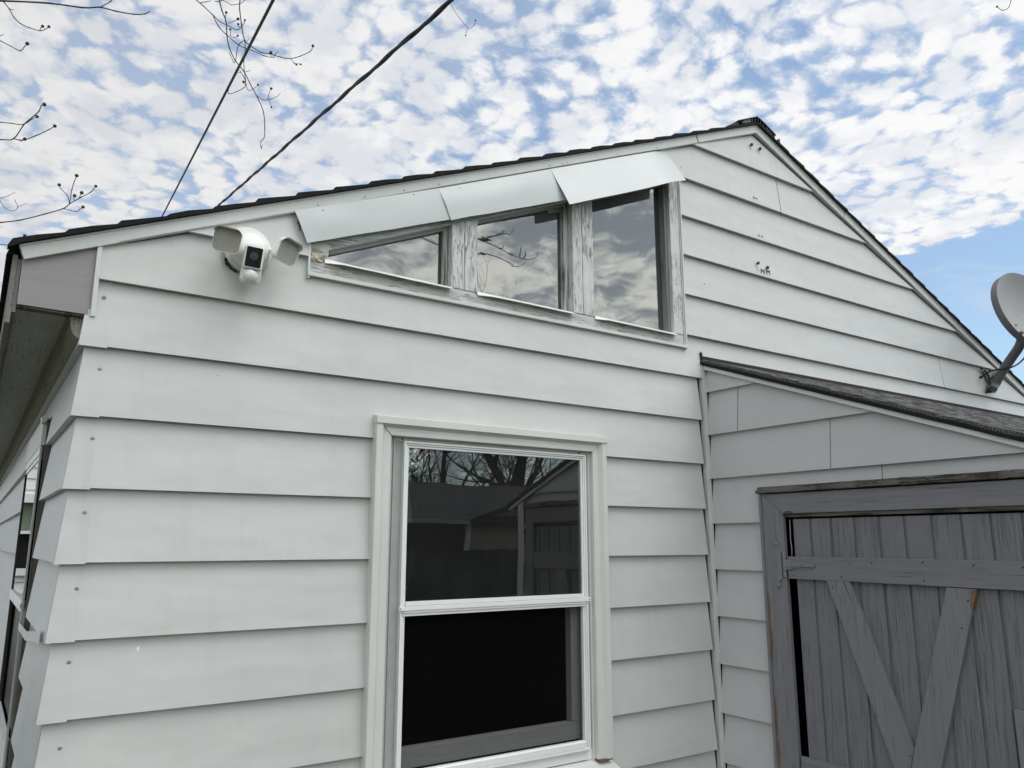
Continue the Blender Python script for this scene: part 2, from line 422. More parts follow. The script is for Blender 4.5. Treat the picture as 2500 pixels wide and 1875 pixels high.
def clip(poly, a, b, c):
    """keep a*x+b*y<=c"""
    out = []
    for i in range(len(poly)):
        p, q = poly[i], poly[(i + 1) % len(poly)]
        dp, dq = a * p[0] + b * p[1] - c, a * q[0] + b * q[1] - c
        if dp <= 0: out.append(p)
        if (dp < 0 < dq) or (dq < 0 < dp):
            t = dp / (dp - dq); out.append((p[0] + (q[0] - p[0]) * t, p[1] + (q[1] - p[1]) * t))
    return out

def wob(s_, k):
    return mnoise.noise(Vector((s_ * 1.3, k * 7.31, 3.1)))

def siding(mb, bottoms, fn, s0, s1, holes=(), clips=(), lip=0.021, step=0.18, seams=(), gap=0.0009, seed=0):
    """bottoms: ascending list of board bottoms (last = top); fn(s, z, out)->xyz; holes: (s0,s1,z0,z1)"""
    for i in range(len(bottoms) - 1):
        zb, zt = bottoms[i], bottoms[i + 1]
        zt2 = zt + 0.006
        cuts = {s0, s1}
        k = s0
        while k < s1: cuts.add(round(k, 4)); k += step
        for h in holes: cuts.update((h[0], h[1]))
        sm = [x for (bi, x) in seams if bi == i]
        cuts.update(sm)
        cs = sorted(c for c in cuts if s0 <= c <= s1)
        def f3(p, off):
            zz = p[1]
            t = max(0.0, min(1.0, (zt2 - zz) / (zt2 - zb)))
            wv_ = wob(p[0] + seed, i)
            out = 0.002 + lip * t + 0.0006 * wv_ * t + off
            dz = 0.0005 * wob(p[0] * 1.7 + 9 + seed, i + 40) if abs(zz - zb) < 1e-6 else 0
            return fn(p[0], zz + dz, out)
        for a, b in zip(cs, cs[1:]):
            if b - a < 1e-4: continue
            mid = (a + b) / 2
            lo_, hi_ = zb, zt2
            spans = [(lo_, hi_)]
            for h in holes:
                if h[0] - 1e-6 <= a and b <= h[1] + 1e-6:
                    ns = []
                    for u, v in spans:
                        if h[3] <= u or h[2] >= v: ns.append((u, v)); continue
                        if h[2] > u: ns.append((u, h[2]))
                        if h[3] < v: ns.append((h[3], v))
                    spans = ns
            aa, bb = a, b
            off = 0.0
            for x in sm:
                if abs(b - x) < 1e-6: bb = b - gap
                if abs(a - x) < 1e-6: aa = a + gap
            nleft = sum(1 for x in sm if x >= b - 1e-6)
            off = 0.0012 * (nleft % 2)
            for u, v in spans:
                poly = [(aa, u), (bb, u), (bb, v), (aa, v)]
                for c in clips: poly = clip(poly, *c) if len(poly) > 2 else poly
                # drop degenerate
                if len(poly) < 3: continue
                P = [f3(p, off) for p in poly]
                mb.add(P, [tuple(range(len(P)))])
                # bottom return
                for j in range(len(poly)):
                    p, q = poly[j], poly[(j + 1) % len(poly)]
                    if abs(p[1] - zb) < 1e-6 and abs(q[1] - zb) < 1e-6 and abs(p[0] - q[0]) > 1e-5:
                        A, B = f3(p, off), f3(q, off)
                        C_, D_ = fn(q[0], zb + 0.002, 0.0), fn(p[0], zb + 0.002, 0.0)
                        mb.add([A, B, C_, D_], [(0, 1, 2, 3)])

# ------------------------------------------------------------------ ground
g = MB().add([(-300, -300, 0), (300, -300, 0), (300, 300, 0), (-300, 300, 0)], [(0, 1, 2, 3)]).build('ground', GRASS)
struct(g)

# ================================================================== HOUSE
SL, PX, PZ = 0.430, 3.262, 3.797        # slope, ridge x, top of rake trim at ridge
SR = 0.413
def ztop(x): return PZ - SL * (PX - x) if x < PX else PZ - SR * (x - PX)
HD = 8.0
house = thing('house', (3.2, 0, 0), 'white clapboard house with low black shingle roof and three slanted attic panes in its gable', 'house')
ZF = lambda z: 1.6 + (z - 1.6) * 0.991
Bz = [ZF(b) for b in [-0.28 + 0.2015 * i for i in range(5)] + [0.7275, 0.93, 1.1375, 1.34, 1.545, 1.7485, 1.953, 2.157, 2.3575, 2.558, 2.758, 2.9575, 3.158, 3.359, 3.561, 3.83]]
mainfn = lambda s_, z, o: (s_, -o, z)
W1 = (1.125, 2.12, 0.76, 2.010)         # lower window hole
GX0, GX1, GZ0 = 0.851, 2.662, 2.485      # gable window
mb = MB()
cl = [(-SL, 1, PZ - SL * PX - 0.03), (SR, 1, PZ + SR * PX - 0.056)]
i_of = lambda z: min(range(len(Bz)), key=lambda i: abs(Bz[i] - ZF(z)))
seams = [(i_of(3.359), 3.435), (i_of(2.558), 4.95)]
lower = [b for b in Bz if b <= 2.36]
siding(mb, lower, mainfn, 0.215, 2.739, holes=[W1], clips=cl, seams=[])
siding(mb, Bz[len(lower) - 1:], mainfn, 0.228, 6.35, holes=[(GX0, 2.55, GZ0, 4.0), (2.55, GX1, GZ0, 3.36)], clips=cl, seams=[(i - len(lower) + 1, x) for i, x in seams if x > 2.7], gap=0.003)
mb.build('wall_siding', SID, house, smooth=True, sharp=20)
# sheathing behind the boards (with real openings)
mb = MB()
def wall_with_holes(mb, xs, zs, solid, y0, y1):
    for a, b in zip(xs, xs[1:]):
        for c, d in zip(zs, zs[1:]):
            if solid((a + b) / 2, (c + d) / 2): mb.box(a, b, y0, y1, c, d)
def gable_piece(x0, x1, z0): # prism up to roof
    pts = [(x0, z0), (x1, z0), (x1, ztop(x1) - 0.05)]
    if x0 < PX < x1: pts.append((PX, PZ - 0.05))
    pts.append((x0, ztop(x0) - 0.05))
    return pts
yfn = lambda u, v, t: (u, t, v)
for a, b in ((0.228, 0.851), (2.662, 6.35)):
    mb.prism(gable_piece(a, b, 2.36), yfn, 0.0005, 0.09)
mb.box(0.851, 2.662, 0.0005, 0.09, 2.36, 2.485)
mb.box(0.228, 1.125, 0.0005, 0.09, 0, 2.36); mb.box(2.12, 6.35, 0.0005, 0.09, 0, 2.36)
mb.box(1.125, 2.12, 0.0005, 0.09, 0, 0.76); mb.box(1.125, 2.12, 0.0005, 0.09, 2.010, 2.36)
mb.prism([(0.851, ztop(0.851) - 0.10), (2.662, ztop(2.662) - 0.10), (2.662, ztop(2.662) - 0.05), (0.851, ztop(0.851) - 0.05)], yfn, 0.0005, 0.03)
mb.build('sheathing', GAP, house)

# side wall (faces -X) with its window hole
SWY0, SWY1, SWZ0, SWZ1 = 0.84, 1.93, 0.80, 2.06
sfn = lambda s_, z, o: (0.2225 - o, s_, z)
sb = [b for b in Bz if b < 2.17] + [2.235]
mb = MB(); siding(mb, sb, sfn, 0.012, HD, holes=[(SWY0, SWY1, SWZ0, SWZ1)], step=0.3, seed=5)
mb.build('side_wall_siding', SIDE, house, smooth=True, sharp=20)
mb = MB()
mb.box(0.224, 0.30, 0.095, SWY0, 0, 2.3); mb.box(0.224, 0.30, SWY1, HD, 0, 2.3)
mb.box(0.224, 0.30, SWY0, SWY1, 0, SWZ0); mb.box(0.224, 0.30, SWY0, SWY1, SWZ1, 2.3)
mb.box(0.30, 6.2, HD - 0.1, HD, 0, 2.8); mb.box(6.22, 6.34, 0.1, HD, 0, 2.45)
mb.build('back_walls', GAP, house)
mb = MB()
siding(mb, [b for b in Bz if b < 2.4], lambda s_, z, o: (6.35 + o, s_, z), 0.0, HD, step=1.0)
mb.build('far_side_siding', SID, house, smooth=True, sharp=20)

# corner caps, one bent metal piece per course, each with a nail
caps = [b for b in Bz if 0.6 < b < 2.17]
nailz = {ZF(k): ZF(v) for k, v in {2.157: 2.307, 1.953: 2.091, 1.7485: 1.889, 1.545: 1.681, 1.34: 1.475, 1.1375: 1.283, 0.93: 1.067, 0.7275: 0.86}.items()}
for b in caps:
    i = Bz.index(b); t = Bz[i + 1] if b < 2.1 else 2.2375
    full = (t - b) / 0.2 if b > 2.1 else 1.0
    lo_out, hi_out = 0.0245, 0.0245 - 0.0190 * min(1, full)
    xr = 0.27 + 0.004 * math.sin(i * 2.3); ys = 0.035
    m = MB()
    def cp(x, y): return x, y
    B_ = b - 0.004
    o1 = 0.0245
    pts = []
    for z, o in ((B_, o1), (t + 0.002, hi_out)):
        xl = 0.2225 - o * 0.95; yf = -o
        pts += [(xr - 0.003 * (z > B_), yf, z), (xl, yf, z), (xl, ys, z)]
    m.add(pts, [(0, 1, 4, 3), (1, 2, 5, 4)])
    # bottom return and side thickness
    m.add([(xr, -o1, B_), (0.2225 - o1 * 0.95, -o1, B_), (0.2215, -0.001, B_ + 0.001), (xr, -0.001, B_ + 0.001)], [(0, 1, 2, 3)])
    m.add([(0.2225 - o1 * 0.95, -o1, B_), (0.2225 - o1 * 0.95, ys, B_), (0.2215, ys, B_ + 0.001), (0.2215, -0.001, B_ + 0.001)], [(0, 1, 2, 3)])
    m.add([(xr, -o1, B_), (xr - 0.003, -hi_out, t), (xr - 0.003, -hi_out + 0.003, t), (xr, -o1 + 0.003, B_)], [(0, 1, 2, 3)])
    capo = m.build('corner_cap', CAPM, house)
    if b > 2.1:
        # upper leaf of the same cap, running up beside the eave box
        m2 = MB().add([(0.2335, -0.0042, 2.2375), (xr - 0.003, -0.0042, 2.2375), (xr - 0.003, -0.0042, 2.353), (0.2335, -0.0042, 2.353)], [(0, 1, 2, 3)])
        m2.box(0.2335, 0.2345, -0.0042, 0.0, 2.2375, 2.353)
        m2.build('cap_leaf', SID, capo)
    nz_ = nailz[b]
    yo = -(0.0245 - 0.0190 * (nz_ - b) / 0.2)
    nm = Matrix.Translation((0.2605 - 0.008 * (b > 2.1), yo + 0.001, nz_ * 1.0)) @ Matrix.Rotation(R(94), 4, 'X')
    MB().lathe([(0.0055, 0), (0.0055, 0.0015), (0.0042, 0.0028), (0.002, 0.0032)], nm, 14).build('nail', STEEL, capo, smooth=True)

# roof: shingle courses as a stepped slab, extruded front to back
def course_profile(x0, z0, slope, ux, n, expo, base=0.0, lift=0.022, tail=0.010):
    """points up-slope starting at the eave"""
    pts = []
    for i in range(n):
        xa, xb = x0 + ux * expo * i, x0 + ux * expo * (i + 1)
        za, zb = z0 + slope * expo * i, z0 + slope * expo * (i + 1)
        if i: pts.append((xa, za + tail))
        pts.append((xa + ux * 0.010, za + lift + random.uniform(-.002, .003)))
        pts.append(((xa + xb) / 2, (za + zb) / 2 + (lift + tail) / 2 + random.uniform(-.002, .002)))
    pts.append((xb, zb + tail))
    return pts
random.seed(3)
roof_root = None
nL = 25; eL = (PX - 0.002) / nL
pl = course_profile(0.002, PZ - SL * (PX - 0.002) + 0.001, SL, 1, nL, eL)
poly = pl + [(PX, PZ - 0.06), (0.05, PZ - SL * (PX - 0.05) - 0.045), (0.03, PZ - SL * (PX - 0.03) - 0.012), (0.002, PZ - SL * (PX - 0.002) - 0.012)]
# the front end carries only thin shingles beyond the trim; deck starts behind it
thin = pl + [(PX, PZ + 0.001), (0.002, PZ - SL * (PX - 0.002) + 0.0012)]
m = MB(); m.prism(thin, yfn, -0.046, 0.0); m.prism(poly, yfn, 0.0, HD + 0.3)
roof = m.build('roof', SHING, house)
XE = 6.62; nR = 26; eR = (XE - PX) / nR
pr = course_profile(XE, PZ - SR * (XE - PX) + 0.001, SR, -1, nR, eR)
m = MB(); m.prism(pr + [(PX, PZ + 0.001), (XE, PZ - SR * (XE - PX) + 0.0012)], yfn, -0.046, 0.0)
m.prism(pr + [(PX, PZ - 0.06), (XE, PZ - SR * (XE - PX) - 0.04)], yfn, 0.0, HD + 0.3)
m.build('roof', SHING, house)
# ridge vent with louvres
def ridge_pts(h, wl, wr):
    return [(PX - wl, ztop(PX - wl) + 0.018), (PX - wl + 0.016, ztop(PX - wl + .016) + h), (PX - 0.045, ztop(PX - 0.045) + h + 0.004), (PX - 0.01, PZ + h + 0.001), (PX + 0.02, PZ + h - 0.005), (PX + 0.06, ztop(PX + 0.06) + h + 0.004), (PX + wr - 0.016, ztop(PX + wr - 0.016) + h), (PX + wr, ztop(PX + wr) + 0.018)]
top = ridge_pts(0.041, 0.178, 0.160)
body = top + [(PX + 0.14, ztop(PX + 0.14) + 0.014), (PX, PZ + 0.012), (PX - 0.15, ztop(PX - 0.15) + 0.014)]
m = MB().prism(body, yfn, -0.030, HD + 0.3)
vent = m.build('ridge_vent', BLACK, roof)
m = MB()
for j, xx in enumerate([-0.13, -0.045, -0.022, 0.0, 0.022, 0.045, 0.07, 0.135]):
    m.box(PX + xx - 0.002, PX + xx + 0.002, -0.044, -0.028, ztop(PX + xx) + 0.018, ztop(PX + xx) + 0.043 - 0.01 * (abs(xx) > 0.12))
m.prism([(p[0], p[1]) for p in top[1:7]] + [(p[0], p[1] - 0.004) for p in reversed(top[1:7])], yfn, -0.048, -0.030)
m.build('vent_louvre', BLACK, vent)
for a, b in ((-0.115, -0.052), (0.078, 0.128)):
    m = MB(); za, zb = ztop(PX + a), ztop(PX + b)
    m.prism([(PX + a, za + 0.020), (PX + b, zb + 0.020), (PX + b, zb + 0.044), (PX + a, za + 0.044)], yfn, -0.040, -0.034)
    m.build('vent_screen', VENTG, vent)
# small bent flap at the right foot of the vent
MB().prism([(PX + 0.15, ztop(PX + .15) + 0.016), (PX + 0.178, ztop(PX + .178) + 0.016), (PX + 0.176, ztop(PX + .176) + 0.044), (PX + 0.165, ztop(PX + .165) + 0.026)], yfn, -0.046, -0.02).build('vent_flap', BLACK, vent)

# rake trim: perpendicular-cut metal strips, each a part
def rake(x0, x1, side, name='rake_trim', y=-0.030, h=0.040, wav=0.0):
    s_ = SL if side < 0 else -SR
    L = math.hypot(1, s_); px_, pz_ = s_ / L, -1 / L   # downward normal in-plane
    m = MB(); n = max(2, int(abs(x1 - x0) / 0.22))
    rings = []
    for i in range(n + 1):
        x = x0 + (x1 - x0) * i / n
        zt_ = ztop(x)
        wv_ = wav * mnoise.noise(Vector((x * 3, 1.2, 0)))
        prof = [(0.0, y - 0.004), (0.0045, y - 0.004), (0.006, y), (h * 0.93, y + 0.0015 + wv_), (h, y + 0.004), (h, 0.012), (0, 0.012)]
        rings.append([(x + px_ * u, yy, zt_ + pz_ * u) for u, yy in prof])
    m.loft(rings)
    return m.build(name, TRIM, house, smooth=True, sharp=25)
rake(0.029, 2.785, -1, wav=0.006)
rake(2.7925, PX + 0.001, -1)
rake(PX + 0.002, 4.02, 1); rake(4.024, 6.6, 1, y=-0.032)
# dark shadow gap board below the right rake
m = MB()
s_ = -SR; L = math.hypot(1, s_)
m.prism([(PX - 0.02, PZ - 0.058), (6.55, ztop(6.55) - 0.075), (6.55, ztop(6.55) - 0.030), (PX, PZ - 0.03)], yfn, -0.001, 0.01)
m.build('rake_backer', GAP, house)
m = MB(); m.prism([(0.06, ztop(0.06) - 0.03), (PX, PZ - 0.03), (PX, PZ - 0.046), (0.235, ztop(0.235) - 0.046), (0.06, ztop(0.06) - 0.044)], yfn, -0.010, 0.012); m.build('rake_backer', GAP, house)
# protruding rivets on the rake
for x in (0.86, 1.03, 1.185, 1.33, 1.44, 1.86, 1.93, 1.955, 2.25, 2.5):
    u = 0.028; L = math.hypot(1, SL)
    MB().ball((x + SL / L * u, -0.031, ztop(x) - u / L), 0.003, 8).build('rivet', TRIM, house, smooth=True)

# eave: fascia, closed end panel, soffit, frieze
fz = lambda x: ztop(x)
m = MB().box(0.018, 0.030, -0.004, HD, 2.19, 2.385); m.build('fascia_board', FASC, house)
m = MB().box(0.0305, 0.040, -0.002, HD, 2.222, 2.375); m.build('fascia_board', FASC, house)
m = MB().prism([(0.041, 2.243), (0.2215, 2.241), (0.2215, ztop(0.2215) - 0.040), (0.041, ztop(0.041) - 0.040)], yfn, -0.012, 0.006)
m.build('eave_end_panel', GREYP, house, bevel=0.001)
m = MB().prism([(0.041, 2.238), (0.2215, 2.234), (0.2215, 2.2405), (0.041, 2.2425)], yfn, -0.006, 0.03); m.build('eave_panel_edge', CAPW, house)
m = MB().box(0.222, 0.2335, -0.022, -0.0005, 2.236, ztop(0.228) - 0.041)
m.box(0.2205, 0.2225, -0.022, -0.0125, 2.236, ztop(0.22) - 0.043)
m.build('eave_corner_strip', TRIM, house, bevel=0.001)
m = MB().box(0.0405, 0.213, 0.0065, HD, 2.247, 2.256); m.build('soffit', SOFF, house)
# bowed frieze moulding between soffit and side wall
prof = [(0.213, 2.170), (0.200, 2.172), (0.185, 2.186), (0.178, 2.205), (0.176, 2.225), (0.168, 2.2465), (0.213, 2.2465)]
m = MB().prism(prof, yfn, 0.012, HD); m.build('frieze_moulding', FRIEZ, house, smooth=True, sharp=50)

# ---------------------------------------------------------------- gable window: frame, mullions, panes, drip edges; frame x and z scaled about the camera
gw = bpy.data.objects.new('gable_window', None); col.objects.link(gw); gw.parent = house; gw.location = Vector((1.77, 0, 2.49)) - house.location
gtop = lambda x: 2.797 + 0.425 * (x - 1.406)       # underside of the slanted head
YF, YG = -0.016, 0.034
# bottom rail
m = MB().box(GX0 + 0.006, GX1 - 0.012, YF, 0.06, GZ0 + 0.010, 2.543); m.build('bottom_rail', PEELH, gw, bevel=0.002)
# slanted head board
m = MB().prism([(GX0 + 0.006, 2.5435), (0.919, 2.5435), (0.926, gtop(0.926)), (2.58, gtop(2.58)), (2.652, gtop(2.652)), (2.652, gtop(2.652) + 0.07), (GX0 + 0.006, gtop(GX0) + 0.09)], yfn, YF + 0.002, 0.058); m.build('head_board', PEELH, gw, bevel=0.002)
# uprights
def upright(x0, x1, mat=PEELV, yf=YF - 0.002, nm_='mullion', up=0.0):
    m = MB(); m.prism([(x0, 2.544), (x1, 2.544), (x1, gtop(x1) - 0.0005 + up), (x0, gtop(x0) - 0.0005 + up)], yfn, yf, 0.057)
    return m.build(nm_, mat, gw, bevel=0.002)
upright(1.408, 1.4635); upright(1.466, 1.522); upright(1.9975, 2.049); upright(2.0515, 2.111)
upright(2.573, 2.5885, REVL, 0.002, 'jamb'); upright(2.5905, 2.6485, nm_='jamb')
upright(1.388, 1.4065, WORN, 0.012, 'worn_stop'); upright(1.9715, 1.996, WORN, 0.012, 'worn_stop')
# metal edging around the frame
m = MB().box(GX0 - 0.001, GX0 + 0.0055, -0.024, 0.0, GZ0 - 0.012, 2.60); m.build('edge_strip', TRIM, gw)
m = MB().box(GX1 - 0.0115, GX1 - 0.006, -0.020, 0.004, GZ0 + 0.0105, gtop(GX1) + 0.03); m.box(GX1 - 0.0055, GX1 + 0.001, -0.026, 0.0, GZ0 - 0.010, gtop(GX1) + 0.03); m.build('edge_strip', TRIM, gw)
m = MB().box(GX0 - 0.0015, GX1 + 0.002, -0.028, 0.0, GZ0 - 0.004, GZ0 + 0.0095); m.build('edge_strip', TRIM, gw, bevel=0.001)
panes = [(0.927, 1.39), (1.522, 1.9725), (2.111, 2.5725)]
rnd = random.Random(5)
for x0, x1 in panes:
    m = MB().prism([(x0, 2.540), (x1, 2.540), (x1, gtop(x1) + 0.004), (x0, gtop(x0) + 0.004)], yfn, YG, YG + 0.004)
    m.build('pane', GLASSG, gw)
    # pale strips behind the glass, shaped to suggest the frame's doubled reflection
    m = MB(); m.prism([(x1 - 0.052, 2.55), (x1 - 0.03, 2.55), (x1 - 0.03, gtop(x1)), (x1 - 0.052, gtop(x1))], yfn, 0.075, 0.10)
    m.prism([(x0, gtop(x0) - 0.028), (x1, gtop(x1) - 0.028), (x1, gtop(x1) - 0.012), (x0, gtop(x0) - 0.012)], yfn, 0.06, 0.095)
    m.build('frame_reflection_strip', SASHI, gw)
    # thin glazing bead on the slope
    m = MB().prism([(x0 + 0.01, gtop(x0 + .01) - 0.012), (x1, gtop(x1) - 0.012), (x1, gtop(x1) - 0.0005), (x0 + .01, gtop(x0 + .01) - 0.0005)], yfn, 0.012, YG - 0.001); m.build('glazing_bead', SASH, gw)
# drip edges: thin bent metal lips under each pane
for x0, x1, z0, z1 in ((0.908, 1.405, 2.553, 2.546), (1.522, 1.991, 2.549, 2.545), (2.113, 2.592, 2.549, 2.544)):
    m = MB(); n = 8; rings = []
    for i in range(n + 1):
        x = x0 + (x1 - x0) * i / n; z = z0 + (z1 - z0) * i / n + 0.0012 * mnoise.noise(Vector((x * 9, 0, 2)))
        e = 0.004 * mnoise.noise(Vector((x * 6, 3, 2)))
        a = -0.042 if 0 < i else -0.024
        rings.append([(x, YG - 0.001, z + 0.004), (x, YF - 0.003, z - 0.001), (x, a + e, z - 0.016), (x, a + e + 0.0015, z - 0.0175), (x, YF - 0.001, z - 0.003), (x, YG - 0.001, z + 0.001)])
    m.loft(rings); m.build('drip_edge', ALU, gw, smooth=True, sharp=30)
# crumbling putty in the sharp corner
m = MB()
for k in range(46):
    c = (rnd.uniform(0.861, 0.911), YF - 0.002 + rnd.uniform(-.002, .002), rnd.uniform(2.541, 2.567))
    m.ball(c, rnd.uniform(0.0025, 0.0065), 5, (rnd.uniform(.8, 1.8), 0.6, rnd.uniform(.6, 1.3)))
m.build('crumbled_putty', plain('old_putty', (0.50, 0.44, 0.35), 0.9, var=0.4, scale=60, bumpv=0.8), gw)
m = MB().box(2.50, 2.60, 0.02, 0.034, gtop(2.5), gtop(2.5) + 0.03)
m = MB().prism([(1.905, gtop(1.905) - 0.028), (1.985, gtop(1.985) - 0.034), (1.985, gtop(1.985) - 0.002), (1.90, gtop(1.90) - 0.002)], yfn, 0.0285, 0.0335); m.build('tape_patch', SASH, gw)
# attic behind
m = MB(); x0, x1 = 0.80, 2.75
pr_ = [(x0, 2.40), (x1, 2.40), (x1, ztop(x1) - 0.07), (x0, ztop(x0) - 0.07)]
n = 4
m.add([(u, 0.101, v) for u, v in pr_] + [(u, 1.6, v) for u, v in pr_], [(4, 5, 6, 7), (0, 1, 5, 4), (1, 2, 6, 5), (2, 3, 7, 6), (3, 0, 4, 7)])
m.build('attic_interior', ATTIC, gw)

# flashing sheets over the window
def sheet(TL, TR, BL, BR, dTL, dBL, dBR, name='flashing_sheet', bow=0.0, lab=None, crease=None):
    """corners as seen on the wall plane, then pushed toward the camera along the line of sight"""
    y0 = -0.0315
    A, B_, C_, D_ = at(*TL, y0), at(*TR, y0), at(*BR, y0 - dBR), at(*BL, y0 - dBL)
    m = MB(); nu, nv = 14, 8; grid = []
    for j in range(nv + 1):
        v = j / nv
        for i in range(nu + 1):
            u = i / nu
            p = A.lerp(B_, u).lerp(D_.lerp(C_, u), v)
            out = bow * math.sin(math.pi * v) + 0.002 * mnoise.noise(Vector((u * 3, v * 2, TL[0] * 5)))
            if crease: out -= max(0.0, u - crease) * 0.16
            p = p + Vector((0, -out, 0))
            if v == 1: p = p + Vector((0, 0, 0.004 * mnoise.noise(Vector((u * 3.5, 4, TL[0] * 3)))))
            grid.append(p)
    w_ = nu + 1
    fs = [(j * w_ + i, j * w_ + i + 1, (j + 1) * w_ + i + 1, (j + 1) * w_ + i) for j in range(nv) for i in range(nu)]
    back = [p + Vector((0, 0.0012, -0.0003)) for p in grid]; K = len(grid)
    ring = list(range(nu + 1)) + [j * w_ + nu for j in range(1, nv + 1)] + [nv * w_ + i for i in range(nu - 1, -1, -1)] + [j * w_ for j in range(nv - 1, 0, -1)]
    fs2 = [tuple(K + i for i in reversed(f)) for f in fs] + [(ring[i], ring[(i + 1) % len(ring)], ring[(i + 1) % len(ring)] + K, ring[i] + K) for i in range(len(ring))]
    m.add(grid + back, fs + fs2)
    o = m.build(name, FLASH, house, smooth=True, sharp=40)
    if lab: o['label'] = lab
sheet((0.801, 2.709), (1.362, 2.942), (0.851, 2.604), (1.415, 2.826), 0, 0.008, 0.015, bow=0.003)
sheet((1.353, 2.938), (1.905, 3.175), (1.413, 2.8215), (1.985, 3.054), 0, 0.020, 0.024, bow=0.006)
sheet((1.897, 3.172), (2.617, 3.480), (2.000, 3.035), (2.760, 3.364), 0, 0.060, 0.082, bow=0.001, crease=0.86)
for x, z, y in ((0.90, 2.735, -.0335), (1.25, 2.885, -.0335), (1.45, 2.965, -.034), (1.80, 3.115, -.034), (2.02, 3.205, -.035), (2.40, 3.365, -.035), (2.70, 3.405, -.085)):
    p = at(x, z, y); MB().ball(p, 0.0032, 8, (1, .6, 1)).build('sheet_nail', STEEL, house, smooth=True)
# old red paint showing beside the flashing
for (x, z, a, b) in ((0.812, 2.667, .006, .012), (0.82, 2.655, .008, .010), (0.815, 2.640, .003, .006), (0.832, 2.637, .004, .012), (0.843, 2.607, .004, .018), (0.797, 2.700, .008, .006), (2.705, 3.335, .02, .006), (2.72, 3.338, .01, .005)):
    MB().add([(x - a, -0.0175, z - b), (x + a, -0.0175, z - b * .7), (x + a * .8, -0.0170, z + b), (x - a * .7, -0.0170, z + b * .8)], [(0, 1, 2, 3)]).build('paint_trace', REDP, house)

# ---------------------------------------------------------------- lower window
lw = bpy.data.objects.new('window', None); col.objects.link(lw); lw.parent = house; lw.location = Vector((1.645, 0, 0.76)) - house.location
WL, WR, WT, WB = 1.110, 2.136, 2.0235, 0.792
CW = 0.0635        # casing width
# casing profile: (inward distance, y)
prof = [(0.0, -0.004), (0.0, -0.046), (0.003, -0.048), (0.023, -0.048), (0.036, -0.032), (0.0615, -0.032), (CW, -0.030), (CW, 0.05), (0.050, 0.05)]
def casing(kind):
    m = MB(); rings = []
    if kind == 'L': rings = [[(WL + u, y, WB) for u, y in prof], [(WL + u, y, WT - u - 0.0008) for u, y in prof]]
    if kind == 'R': rings = [[(WR - u, y, WB) for u, y in prof], [(WR - u, y, WT - u - 0.0008) for u, y in prof]]
    if kind == 'H': rings = [[(WL + u, y - (0.002 if y < -0.02 else 0), WT - u * 0.98) for u, y in prof], [(WR - u, y - (0.002 if y < -0.02 else 0), WT - u * 0.98) for u, y in prof]]
    m.loft(rings)
    return m.build('side_casing' if kind != 'H' else 'head_casing', CASE, lw, bevel=0.0012)
casing('L'); casing('R'); casing('H')
# head cap lapping over the side casings
MB().box(WL - 0.002, WR + 0.003, -0.0525, -0.004, WT - 0.025, WT + 0.0015).build('head_cap', CASE, lw, bevel=0.0015)
# cracked caulk line above the head
m = MB(); rings = []
for i in range(31):
    x = WL + (WR - WL) * i / 30
    h = 0.004 + 0.0035 * abs(mnoise.noise(Vector((x * 22, 0, 0))))
    rings.append([(x, -0.046, WT + 0.001), (x, -0.012 - 0.004, WT + 0.001), (x, -0.012, WT + h + 0.002), (x, -0.03, WT + 0.002 + h * .3)])
m.loft(rings); m.build('caulk', plain('caulk', (0.62, 0.60, 0.50), 0.8, var=0.3, scale=80, bumpv=0.8), lw)
# sill
m = MB().prism([(-0.075, 0.700), (-0.075, 0.758), (-0.004, 0.786), (0.06, 0.789), (0.06, 0.700)], lambda u, v, t: (t, u, v), WL - 0.012, WR + 0.012); m.build('sill', CASE, lw, bevel=0.0015)
MB().box(WL + 0.002, WL + 0.062, -0.043, 0.0, 0.7865, 0.7915).build('sill_gap', BARE, lw); MB().box(WR - 0.062, WR - 0.002, -0.043, 0.0, 0.7865, 0.7915).build('sill_gap', BARE, lw)
# recessed channels beside the storm frame
IL, IR, IT = WL + CW, WR - CW, WT - CW * 0.98
MB().box(IL, IL + 0.018, -0.006, 0.05, 0.776, IT).build('channel', CASE, lw, bevel=0.001); MB().box(IR - 0.010, IR, -0.012, 0.05, 0.776, IT).build('channel', CASE, lw, bevel=0.001)
m = MB().box(IL + 0.018, IL + 0.0215, -0.014, 0.05, 0.776, IT - 0.003); m.box(IL + 0.0215, 1.230, -0.001, 0.05, 0.776, IT - 0.003); m.build('channel', CHAN, lw)
m = MB().box(IR - 0.028, IR - 0.0105, -0.003, 0.05, 0.776, IT - 0.002); m.build('channel', CASE, lw)
m = MB().box(IL, IR, -0.004, 0.05, IT - 0.012, IT + 0.004); m.build('head_channel', CASE, lw)
# storm window frame with ridges
SX0, SX1, SZ1, SZ0 = 1.230, 2.046, 1.9475, 0.828
m = MB()
for a, b, y in ((0, 0.006, -0.020), (0.0065, 0.0125, -0.016), (0.013, 0.021, -0.012)):
    m.box(SX0 + a, SX0 + b, y, 0.006, SZ0, SZ1 - a)
    m.box(SX1 - b, SX1 - a, y, 0.006, SZ0, SZ1 - a)
    m.box(SX0 + b, SX1 - b, y - 0.0004, 0.006, SZ1 - b, SZ1 - a)
m.build('storm_frame', ALU, lw, bevel=0.0008)
m = MB().box(SX0 + 0.006, SX1 - 0.006, -0.020, 0.006, SZ0 + 0.0, SZ0 + 0.008)
m.prism([(-0.018, SZ0 + 0.009), (-0.018, SZ0 + 0.030), (-0.014, SZ0 + 0.034), (0.006, SZ0 + 0.034), (0.006, SZ0 + 0.009)], lambda u, v, t: (t, u, v), SX0 + 0.0225, SX1 - 0.0225)
m.box(SX0 - 0.02, SX1 + 0.02, -0.004, 0.05, 0.790, SZ0 - 0.0005)
m.build('storm_bottom_rail', ALU, lw, bevel=0.0008)
